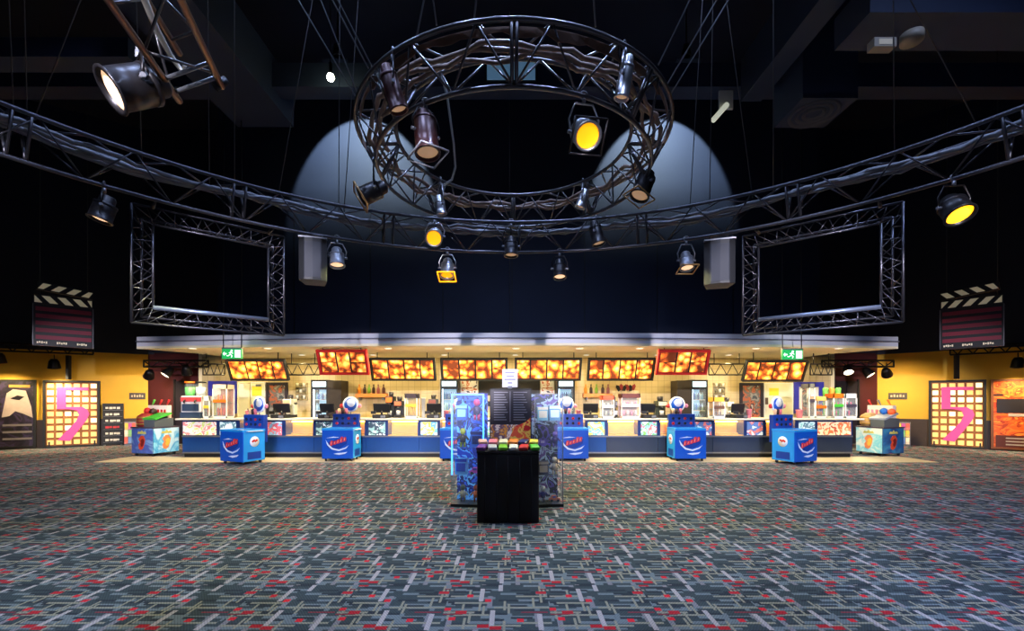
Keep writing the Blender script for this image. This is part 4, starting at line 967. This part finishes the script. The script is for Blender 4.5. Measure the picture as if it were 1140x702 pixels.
for side, px0, px1 in (('left', 196, 222), ('right', 930, 954)):
    Y = 16.39; a, b = P(px0, 424, Y), P(px1, 480, Y); t = thing('dark_door', 'dark double door in the %s maroon wall' % side, 'door', (a.x, Y, 0))
    w = b.x-a.x
    for k in range(2):
        d = B(w*.5*k+.01, w*.5*(k+1)-.01, -.04, 0, 0, a.z).build('leaf', mat('door_dark', (30,24,34), .5), t); B(w*(.4 if k == 0 else .56), w*(.44 if k == 0 else .6), -.07, -.04, .9, 1.2).build('handle', GREY, d)
    for q in ((-.06, 0), (w, w+.06)): B(q[0], q[1], -.06, 0, 0, a.z+.06).build('jamb', BLACK, t)

# ================================================================== THINGS ON THE COUNTER
YW = 12.85
SCR = mat('till_screen', (40,60,80), .2, emit=.15, ergb=(120,170,200))
def till(label, px, w=.42, rz=0, Y=12.68):
    t = thing('cash_till', label, 'till', (X_(px, Y), Y, WT), R(rz), 'black tills on the counter')
    B(-w*.42, w*.42, -.16, .2, 0, .1).build('drawer_base', BLACK, t, .01)
    MB().tube([(0,.08,.1),(0,.1,.2)], .03, 8).build('stand', BLACK, t)
    M = Matrix.Translation((0,.08,.28)) @ Matrix.Rotation(R(14), 4, 'X')
    MB().obox(M, w, .05, .26).build('monitor_back', mat('till_black', (20,20,24), .4), t, .01)
    MB().obox(M @ Matrix.Translation((0,.028,0)), w*.9, .006, .22).build('screen', SCR, t)
    d = MB().obox(Matrix.Translation((-w*.38,-.1,.16)), .14, .03, .08).build('customer_display', BLACK, t)
    MB().tube([(-w*.38,-.1,.09),(-w*.38,-.1,.13)], .012, 6).build('display_stem', GREY, d)
    B(w*.1, w*.36, -.2, -.16, .02, .08).build('card_reader', GREY, t)
for px, w, lab in ((312, .46, 'black till left of the left-hand fridge'), (363, .4, 'black till in front of the left-hand fridge'), (424, .46, 'black till below the bottle shelf at left'), (483, .42, 'black till left of the middle freezer pair'),
                (658, .42, 'black till just right of the middle freezer'), (722, .42, 'black till left of the second freezer from right'), (823, .36, 'black till beside the right-hand collage poster')):
    till(lab, px, w)
def cup(label, px, Y, z, r, h, m, tap=.75, name='paper_cup'):
    o = MB().lathe([(0,0),(r*tap,0),(r,h),(r*1.08,h),(r*1.08,h+.012),(r*.9,h+.012),(r*.65,.02),(0,.02)], 14).build(name, m); o.location = (X_(px, Y), Y, z); tag(o, label, 'cup', 'paper cups')
cup('pink paper cup beside the till at the left-hand fridge', 377, 12.6, WT, .075, .2, PINKP); cup('pink paper cup left of the middle freezer', 497, 12.6, WT, .07, .2, PINKP)
cup('pink paper cup at the till right of the middle freezer', 644, 12.6, WT, .07, .22, PINKP); cup('pink paper cup beside the rightmost till', 834, 12.6, WT, .07, .24, PINKP)
cup('pink sundae cup behind the leftmost freezer', 277, 12.75, WT, .09, .2, PINKP); cup('pink sundae cup right of the rightmost freezer', 890, 12.75, WT, .09, .22, PINKP)
cup('tall white cup beside the popcorn machine', 471.5, 12.95, WT, .06, .55, WHITE, .9)
def snack_cabinet(label, px0, px1, pyt, m1, m2, band, top, Y=YW, frame=WHITE, shelves=2, food=None):
    x0, x1 = X_(px0, Y), X_(px1, Y); w = x1-x0; H = EYE+(HY-pyt)/F*Y-WT
    t = thing('snack_cabinet', label, 'cabinet', (x0, Y, WT), 0, 'glass snack cabinets')
    for x in (0, w-.025):
        for y in (-.18, .155): B(x, x+.025, y, y+.025, 0, H).build('post', frame, t)
    B(0, w, -.18, .18, 0, .05).build('base', frame, t); B(0, w, -.18, .18, H-.12, H).build('top', top, t)
    B(.025, w-.025, .15, .16, .05, H-.12).build('back', m2, t)
    for x in (.004, w-.012): B(x, x+.008, -.15, .15, .05, H-.12).build('side_glass', GLASS, t)
    B(.025, w-.025, -.176, -.17, .05, H-.12).build('front_glass', GLASS, t)
    for k in range(shelves):
        z = .06+(H-.2)*k/shelves; sh = B(.025, w-.025, -.15, .15, z, z+.012).build('shelf', GREY, t)
        n = 4
        for j in range(n):
            xx = .05+(w-.1)*(j+.5)/n; r = (w-.1)/n*.42; hh = (H-.2)/shelves*.62
            MB().lathe([(0,0),(r*.8,0),(r,hh*.6),(r*.8,hh*.85),(0,hh)], 8, Matrix.Translation((xx,-.05,z+.012))).build('food_pack', (m1, band)[(j+k) % 2], t)
    B(.02, w-.02, -.19, -.18, H*.5-.03, H*.5+.05).build('band', band, t)
snack_cabinet('tall glass nacho cabinet with orange band behind the leftmost freezer', 241, 257, 428, mat('nacho_red', (196,70,60), .6), mat('nacho_back', (190,120,110), .6), ORANGE, mat('nacho_top', (210,190,170), .5))
snack_cabinet('tall glass nacho cabinet with orange shelves right of the rightmost freezer', 903, 916, 441, mat('nacho_orange', (224,120,50), .6), mat('nacho_back2', (214,160,110), .6), ORANGE, mat('nacho_top2', (236,180,110), .5))
snack_cabinet('slim glass cabinet with dark red packets behind the rightmost freezer', 896, 903, 427, RED, COLL, mat('dark_pack', (70,60,80), .5), GREY)
snack_cabinet('popcorn machine full of golden popcorn with dark top at left', 452, 466, 438, GOLD, GOLD, GOLD, mat('popcorn_top_dark', (50,40,52), .5), shelves=1)
snack_cabinet('pale pink cabinet with dark brown top right of the display stand', 690, 711, 438, PINKP, mat('pink_back', (226,184,170), .6), mat('pink_band', (232,200,190), .6), mat('brown_top', (80,34,30), .5), frame=mat('pink_frame', (236,206,196), .5))
snack_cabinet('glass jar cabinet with orange-red lid right of the display stand', 669, 682.5, 440, GREY, mat('jar_back', (190,186,166), .6), PALE, mat('lid_orange_red', (216,76,40), .5))
snack_cabinet('yellow topped snack cabinet right of the right-hand fridge', 791, 804, 442, mat('brown_snack', (120,70,40), .6), mat('snack_back', (200,150,80), .6), mat('snack_dark', (90,56,40), .6), mat('snack_yellow', (240,176,60), .5))
snack_cabinet('clear cabinet with pink candy at the right end of the counter', 923, 934.5, 438, mat('candy_pink', (230,110,140), .5), PALE, GREEN, ORANGE)
snack_cabinet('clear cabinet with magenta and dark candy at the right end of the counter', 936, 949, 438, mat('candy_magenta', (220,40,100), .5), PALE, mat('candy_dark', (60,54,70), .5), WHITE)
snack_cabinet('small cabinet with red and yellow boxes left of the nacho cabinet', 230.5, 238, 441, RED, NOTE, mat('box_yellow', (230,190,60), .5), WHITE, shelves=1)
# slush machine
t = thing('slush_machine', 'tall slush machine with green and white tanks at the left end of the counter', 'machine', (-8.9, YW, WT))
B(-.28, .28, -.2, .22, .16, .62).build('body', mat('slush_body', (214,208,204), .4), t, .02); B(-.28, .28, -.24, .2, 0, .16).build('drip_base', mat('slush_dark', (44,60,84), .4), t)
B(-.28, .28, -.215, -.2, .46, .58).build('red_panel', mat('slush_red', (176,60,66), .5), t); B(-.24, .22, -.22, -.2, .2, .4).build('dark_panel', mat('slush_dark'), t)
for k, (x, m) in enumerate(((-.15, mat('slush_green', (90,190,90), .4)), (.15, mat('slush_pale', (215,225,225), .4)))):
    MB().lathe([(0,.62),(.12,.62),(.135,.72),(.135,.92),(.1,.98),(0,.98)], 16, Matrix.Translation((x,-.02,0))).build('tank', ACRYL, t)
    MB().lathe([(0,.63),(.11,.63),(.12,.72),(.12,.86),(0,.86)], 16, Matrix.Translation((x,-.02,0))).build('slush', m, t)
    MB().lathe([(0,.98),(.14,.98),(.13,1.02),(0,1.03)], 16, Matrix.Translation((x,-.02,0))).build('lid', (ORANGE, BLACK)[k], t)
    MB().tube([(x,-.21,.5),(x,-.27,.48),(x,-.27,.42)], .02, 8).build('tap', BLACK, t)
cup('stack of pale teal cups beside the slush machine', 229, 13.16, WT, .06, .52, mat('teal_cups', (170,205,200), .5), .85)
for k, (px, lab) in enumerate(((919, 'left'), (926, 'middle'), (933, 'right'))):
    Y = 13.16; z = 1.071
    o = MB().lathe([(0,0),(.06,0),(.065,.6),(.075,.8),(.083,.82),(.05,.86),(0,.86)], 12).build('green_dispenser', (mat('green_cup', (110,190,90), .5), mat('amber_cup', (200,140,60), .5), mat('green_cup'))[k]); o.location = (X_(px, Y), Y, z)
    tag(o, 'tall drink dispenser behind the right candy cabinets, %s one of three' % lab, 'dispenser', 'tall drink dispensers')
# bottle shelf and machines along the back
def bottle(px, Y, z, h, c, lab, cat='bottle'):
    o = MB().lathe([(0,0),(h*.17,0),(h*.18,h*.55),(h*.07,h*.72),(h*.07,h*.9),(h*.09,h*.9),(h*.09,h),(0,h)], 10).build('syrup_bottle', mat('syrup_%d_%d_%d' % c, c, .3)); o.location = (X_(px, Y), Y, z); tag(o, lab, cat, 'syrup bottles on the back shelves')
for side, pxs, px0, px1 in (('left', (400, 406, 411, 416, 421, 427), 397, 431), ('right', (652, 658, 664, 671, 677), 649, 681)):
    Y = 14.85; zs = 1.78
    t = thing('wall_shelf', 'orange shelf of syrup bottles on the back wall at '+side, 'shelf', (X_(px0, Y), Y, zs)); w = X_(px1, Y)-X_(px0, Y)
    B(0, w, -.13, .14, -.12, 0).build('board', mat('shelf_orange', (226,140,60), .5), t)
    for x in (.1, w-.14): B(x, x+.04, -.1, .14, -.22, -.12).build('bracket', GREY, t)
    for k, px in enumerate(pxs):
        c = ((236,150,50),(46,36,36),(120,170,60),(60,40,40),(150,90,100),(90,60,60))[k]
        bottle(px, Y, zs+.001, .3, c, '%s syrup bottle on the %s orange shelf, number %s' % (('orange','black','green','dark','mauve','brown')[k], side, ('one','two','three','four','five','six')[k]))
def coffee(label, px0, px1, pyt, Y, z, c1, c2):
    x0, x1 = X_(px0, Y), X_(px1, Y); w = x1-x0; H = EYE+(HY-pyt)/F*Y-z
    t = thing('coffee_machine', label, 'machine', (x0, Y, z), 0)
    B(0, w, -.2, .22, 0, .08).build('base', BLACK, t); B(0, w, .02, .22, .08, H*.8).build('body', c1, t); B(0, w, -.18, .22, H*.68, H).build('head', c1, t, .015)
    B(w*.1, w*.9, -.192, -.18, H*.72, H*.95).build('front_plate', c2, t); MB().tube([(w*.5,-.1,H*.68),(w*.5,-.1,H*.58)], .03, 8).build('spout', GREY, t)
    MB().lathe([(0,0),(.05,0),(.06,.12),(.05,.12),(.04,.02),(0,.02)], 10, Matrix.Translation((w*.5,-.1,.08))).build('jug', WHITE, t)
    MB().lathe([(0,H),(w*.28,H),(w*.34,H+.12),(0,H+.13)], 12, Matrix.Translation((w*.5,.05,0))).build('hopper', mat('hopper_smoke', (50,46,46), .3), t)
coffee('orange and black coffee machine left of the popcorn machine', 431, 439, 441, 13.1, WT, BLACK, ORANGE)
coffee('black and orange drinks machine beside the popcorn machine', 440, 449, 446, 13.1, WT, mat('grey_dark', (64,66,72), .4), mat('panel_coral', (226,110,70), .5))
coffee('dark green machine with round dial left of the second freezer from right', 730, 741, 446, 13.1, WT, mat('machine_green_dark', (52,60,48), .4), PALE)
coffee('pale machine with peach top left of the left-hand fridge', 318, 327, 444, 13.1, WT, PALE, mat('peach', (236,160,120), .5))
coffee('tall black grinder right of the glass jar cabinet', 683.5, 686, 446, 13.1, WT, BLACK, GREY)
coffee('dark machine with brown hopper left of the middle freezer pair', 478, 487, 444, 13.2, WT, mat('grey_dark'), mat('brown_plate', (120,60,50), .5))
coffee('small machine above the right end till', 807, 814, 447, 13.2, WT, PALE, WHITE)
# dark letters on the back wall above the pink cabinet, wall rack at left, columns and centre pieces
t = thing('wall_ornament', 'red and black leaf ornament on the back wall above the pink cabinet', 'decoration', P(686, 436, YB))
for k in range(6):
    M = Matrix.Translation((.06+.1*k, -.02, .12+.03*(k % 2))) @ Matrix.Rotation(R(-30+25*(k % 3)), 4, 'Y')
    MB().prism([(-.05,-.1),(.05,-.08),(.06,.06),(0,.12),(-.05,.06)], -.02, .02, M).build('leaf', (BLACK, mat('leaf_red', (150,50,50), .5))[k % 2], t)
for nm, px, lab in (('a', 330, 'pale wire rack of cups on the back wall left of the left-hand fridge'), ('b', 794, 'pale wire rack of cups on the back wall right of the right-hand fridge')):
    t = thing('cup_rack', lab, 'rack', P(px, 446, YB)); w = .36
    for x in (0, w): B(x-.012, x+.012, -.05, 0, 0, .6).build('upright', mat('rack_olive', (160,146,100), .5), t)
    for j in range(3):
        B(0, w, -.16, 0, .05+.2*j, .07+.2*j).build('shelf', mat('rack_olive'), t)
        for k in range(3): MB().lathe([(0,0),(.035,0),(.045,.11),(0,.11)], 10, Matrix.Translation((.07+.11*k,-.08,.07+.2*j))).build('cup', (PALE, mat('cup_olive', (120,112,80), .5))[(j+k) % 2], t)
for px0, px1, lab in ((513, 532, 'left'), (602, 617, 'right')):
    back_panel('film_standee', 'pale poster with blue top on the back wall, %s of the display stand' % lab, 'poster', px0, px1, 415.5, 438, print_mat('standee_art', [(236,226,214),(200,120,90),(240,236,230),(70,60,70)], 3, 2), WHITE, .03, .05, [('blue_top', .04, .96, .72, .97, mat('sky_blue_print', (100,150,205), .5))])
back_panel('kitchen_hatch', 'wide black kitchen hatch behind the middle display stand', 'window', 533, 601, 423.5, 452, mat('hatch_dark', (26,22,24), .6), BLACK, .08, .06, [('lit_strip', .03, .3, .2, .42, mat('hatch_cream', (230,200,150), .5)), ('lit_strip', .7, .97, .2, .42, mat('hatch_cream'))])

# ================================================================== MIDDLE DISPLAY STAND
t = thing('plinth', 'black cloth covered box plinth in the middle of the carpet', 'plinth', (-.051, 5.89, 0)); w = .80
B(-w/2, w/2, 0, .78, 0, .90).build('box', mat('plinth_black', (30,30,34), .8, noise=.3, nscale=3), t, .012)
for k in range(5): MB().tube([(-w/2+.1+.15*k, -.003, .03), (-w/2+.105+.15*k, -.004, .5), (-w/2+.1+.15*k, -.001, .86)], [.006,.009,.004], 6).build('cloth_fold', mat('plinth_black'), t)
B(-w/2-.008, w/2+.008, -.008, .788, .90, .925).build('cloth_top', mat('plinth_black'), t)
rn = random.Random(21)
cols = (('purple',(120,60,150)),('silver',(200,200,210)),('lime green',(130,200,50)),('white',(236,232,226)),('red',(210,50,50)),('bright green',(80,190,60)),('peach',(240,180,150)),('pink',(236,130,150)),('cream',(240,224,190)),('orange',(235,130,50)),('navy',(40,50,110)),('yellow',(240,210,70)))
for k, (cn, c) in enumerate(cols):
    r_, q_ = k//6, k % 6
    x = -.051-.345+.138*q_; y = 5.98+.2*r_
    o = MB().slab([(-.06,-.075),(.06,-.07),(.062,.075),(-.055,.078)], 0, .05).build('sweet_packet', mat('packet_'+cn.replace(' ', '_'), c, .35, noise=.25, nscale=12), None, .015)
    o.location = (x, y, .944+.051*r_); o.rotation_euler = (R(12), 0, rn.uniform(-.3,.3))
    tag(o, cn+' sweet packet lying on the black plinth', 'sweets', 'sweet packets on the plinth')
tr = B(-.42, .32, 6.09, 6.32, .9255, .975).build('packet_riser', BLACK); tag(tr, 'low black riser under the rear sweet packets', 'riser')
# poster stand on the plinth
t = thing('poster_stand', 'upright dark poster with pale columns and red picture standing on the plinth', 'poster', (-.02, 6.53, .934)); 
M = Matrix.Rotation(R(-4), 4, 'X')
def tb(x0, x1, y0, y1, z0, z1): m = B(x0, x1, y0, y1, z0, z1); m.v = [tuple(M @ Vector(v)) for v in m.v]; return m
tb(-.29, .29, 0, .02, 0, .82).build('board', mat('poster_charcoal', (52,46,54), .5, noise=.2, nscale=5), t)
for q in ((-.30,-.285,0,.82),(.285,.30,0,.82),(-.285,.285,.805,.82),(-.285,.285,0,.015)): tb(q[0], q[1], -.012, .025, q[2], q[3]).build('frame_bar', BLACK, t)
tb(-.285, .285, -.004, 0, .015, .30).build('picture', print_mat('stand_picture', [(226,190,180),(190,60,60),(240,220,210),(120,90,110),(225,150,60),(245,235,225)], 6, 6, emit=.12), t)
m_ = MB().prism([(-.05,.03),(.285,.03),(.285,.40),(.2,.33),(.05,.27)], -.007, -.004); m_.v = [tuple(M @ Vector(v)) for v in m_.v]; m_.build('red_patch', print_mat('stand_red', [(206,50,46),(226,90,60),(236,190,90),(190,40,44)], 6, 9, emit=.1), t)
for cx in (-.24, .04):
    for k in range(12):
        L_ = .2-.05*((k*7) % 4)/3; tb(cx, cx+L_, -.004, 0, .76-.036*k, .772-.036*k).build('text_line', mat('text_grey', (150,146,156), .5), t)
tb(-.012, -.002, -.004, 0, .34, .78).build('column_rule', mat('text_grey'), t)
tb(-.03, .03, .02, .1, 0, .03).build('foot', BLACK, t)
t = thing('paper_notice', 'small white paper notice clipped on top of the dark poster', 'sign', (-.03, 6.605, 1.752))
B(-.11, .11, 0, .008, .02, .28).build('sheet', mat('notice_white', (232,230,240), .6), t); B(-.03, .03, -.01, .015, 0, .035).build('clip', GREY, t)
for k, (a, b) in enumerate(((-.07,.07),(-.05,.06),(-.08,.08),(-.03,.03))): B(a, b, -.003, 0, .225-.05*k, .24-.05*k).build('text_line', mat('text_lilac', (120,116,150), .5), t)
# acrylic toy cabinets
def toy_cabinet(label, px0, px1, pyt, Y, rz, led, back):
    x0, x1 = X_(px0, Y), X_(px1, Y); w = (x1-x0)/math.cos(R(rz)); H = EYE+(HY-pyt)/F*Y; D = .34
    t = thing('toy_cabinet', label, 'display cabinet', ((x0+x1)/2, Y+D/2, 0), R(rz), 'clear toy display cabinets')
    B(-w/2, w/2, -D/2, D/2, 0, .04).build('base', BLACK, t); B(-w/2+.015, w/2-.015, D/2-.02, D/2, .04, H).build('back_print', back, t)
    for s in (-1, 1): B(s*w/2-(.008 if s > 0 else 0), s*w/2+(.008 if s < 0 else 0), -D/2, D/2, .04, H).build('side_pane', ACRYL, t)
    B(-w/2, w/2, -D/2, -D/2+.006, .04, H).build('front_pane', ACRYL, t); B(-w/2, w/2, -D/2, D/2, H, H+.012).build('roof_pane', ACRYL, t)
    zs = []
    for k in range(4): 
        z = .04+k*(H-.04)/4; zs.append(z+.013)
        B(-w/2+.008, w/2-.008, -D/2+.01, D/2-.02, z, z+.012).build('shelf', ACRYL, t)
    if led:
        for s in (-1, 1): B(s*(w/2-.016)-.01, s*(w/2-.016)+.01, -D/2+.012, -D/2+.03, H*.28, H-.01).build('led_strip', led, t)
        B(-w/2+.03, w/2-.03, -D/2+.012, -D/2+.03, H-.03, H-.01).build('led_strip', led, t)
    else:
        for s in (-1, 1): B(s*(w/2-.012)-.006, s*(w/2-.012)+.006, -D/2+.008, -D/2+.02, .04, H).build('edge_post', GREY, t)
    return t, w, D, zs, H
LED = mat('led_cyan_blue', (120,200,255), .4, emit=3.0, ergb=(70,160,255))
BK1 = print_mat('toy_back_blue', [(20,40,150),(40,90,220),(16,26,110),(90,170,250),(30,60,190)], 4.5, 3, emit=.45)
BK2 = print_mat('toy_back_dark_glow', [(30,26,50),(80,66,150),(24,22,36),(150,170,200),(90,60,130)], 4.5, 7, emit=.16)  # print glows faintly to brighten this cabinet, which has no lamp
ca = toy_cabinet('clear toy cabinet glowing blue at the left of the plinth', 503, 541, 437.5, 6.75, -8, LED, BK1)
cb = toy_cabinet('clear toy cabinet with purple toys at the right of the plinth', 593, 626, 438.5, 6.75, 8, None, BK2)
def toy(cab, u, v, kind, c, c2, label, s=1.0):
    s *= .92 if cab[1] > .48 else .78
    root, w, D, zs, H = cab; M = Matrix.Translation(root.location) @ Matrix.Rotation(root.rotation_euler.z, 4, 'Z')
    p = M @ Vector((u*w, -.03, zs[v]))
    t = thing('toy', label, 'toy', p, root.rotation_euler.z, 'toys in the clear cabinets'); m1, m2 = mat('toy_%d_%d_%d' % c, c, .4), mat('toy_%d_%d_%d' % c2, c2, .4)
    if kind == 'figure':
        MB().lathe([(0,.08*s),(.045*s,.08*s),(.055*s,.14*s),(.04*s,.2*s),(0,.21*s)], 12).build('body', m1, t); MB().lathe([(0,.2*s),(.04*s,.22*s),(.05*s,.26*s),(.035*s,.3*s),(0,.31*s)], 12).build('head', m2, t)
        for q in (-1, 1):
            MB().tube([(q*.028*s,0,0),(q*.028*s,0,.09*s)], .02*s, 8).build('leg', m2, t); MB().tube([(q*.05*s,0,.18*s),(q*.1*s,-.02,.12*s)], .016*s, 8).build('arm', m1, t)
    elif kind == 'car':
        MB().prism([(-.12*s,.03*s),(.12*s,.03*s),(.12*s,.07*s),(.06*s,.08*s),(.03*s,.13*s),(-.06*s,.13*s),(-.08*s,.08*s),(-.12*s,.07*s)], -.04*s, .04*s).build('body', m1, t)
        for x in (-.07, .07):
            for y in (-.042, .042): MB().lathe([(0,-.01),(.028*s,-.01),(.028*s,.01),(0,.01)], 10, Matrix.Translation((x*s,y*s,.028*s)) @ Matrix.Rotation(PI/2, 4, 'X')).build('wheel', BLACK, t)
        B(-.05*s,.02*s,-.042*s,.042*s,.085*s,.12*s).build('window', m2, t)
    else:
        B(-.09*s,.09*s,-.05*s,.05*s,0,.24*s).build('carton', m1, t); B(-.07*s,.07*s,-.054*s,-.05*s,.05*s,.17*s).build('window', m2, t); B(-.09*s,.09*s,-.054*s,-.05*s,.19*s,.235*s).build('header', m2, t)
toy(ca, -.22, 3, 'box', (40,90,210), (150,220,250), 'blue boxed toy on top shelf of the blue cabinet'); toy(ca, .22, 3, 'figure', (60,40,90), (220,60,120), 'dark figure with pink head on top shelf of the blue cabinet', 1.1)
toy(ca, -.2, 2, 'figure', (70,60,50), (200,210,50), 'lime headed figure on upper middle shelf of the blue cabinet', 1.0); toy(ca, .24, 2, 'box', (60,120,230), (20,30,110), 'blue carton on upper middle shelf of the blue cabinet', 1.1)
toy(ca, -.24, 1, 'box', (120,200,250), (40,80,200), 'cyan carton on lower middle shelf of the blue cabinet', 1.1); toy(ca, .2, 1, 'car', (230,90,200), (60,60,160), 'magenta toy car on lower middle shelf of the blue cabinet', .9)
toy(ca, -.2, 0, 'figure', (200,200,170), (110,120,90), 'pale figure on bottom shelf of the blue cabinet', .9); toy(ca, .2, 0, 'figure', (230,110,50), (200,80,40), 'orange figure on bottom shelf of the blue cabinet', .9)
toy(cb, -.16, 3, 'box', (120,180,200), (230,220,190), 'pale teal carton on top shelf of the purple cabinet', 1.1); toy(cb, .25, 3, 'box', (90,150,190), (210,235,240), 'light blue carton on top shelf of the purple cabinet', 1.2)
toy(cb, -.14, 2, 'car', (120,90,210), (220,200,240), 'violet toy car on upper middle shelf of the purple cabinet', 1.1); toy(cb, .28, 2, 'figure', (70,50,120), (150,120,220), 'purple figure on upper middle shelf of the purple cabinet')
toy(cb, -.14, 1, 'box', (60,50,60), (190,160,120), 'dark carton on lower middle shelf of the purple cabinet', 1.1); toy(cb, .26, 1, 'figure', (210,190,160), (230,210,180), 'cream figure on lower middle shelf of the purple cabinet', 1.1)
toy(cb, -.14, 0, 'figure', (50,60,150), (230,235,245), 'blue and white figure on bottom shelf of the purple cabinet'); toy(cb, .26, 0, 'car', (210,110,80), (60,90,180), 'orange toy car on bottom shelf of the purple cabinet', .9)
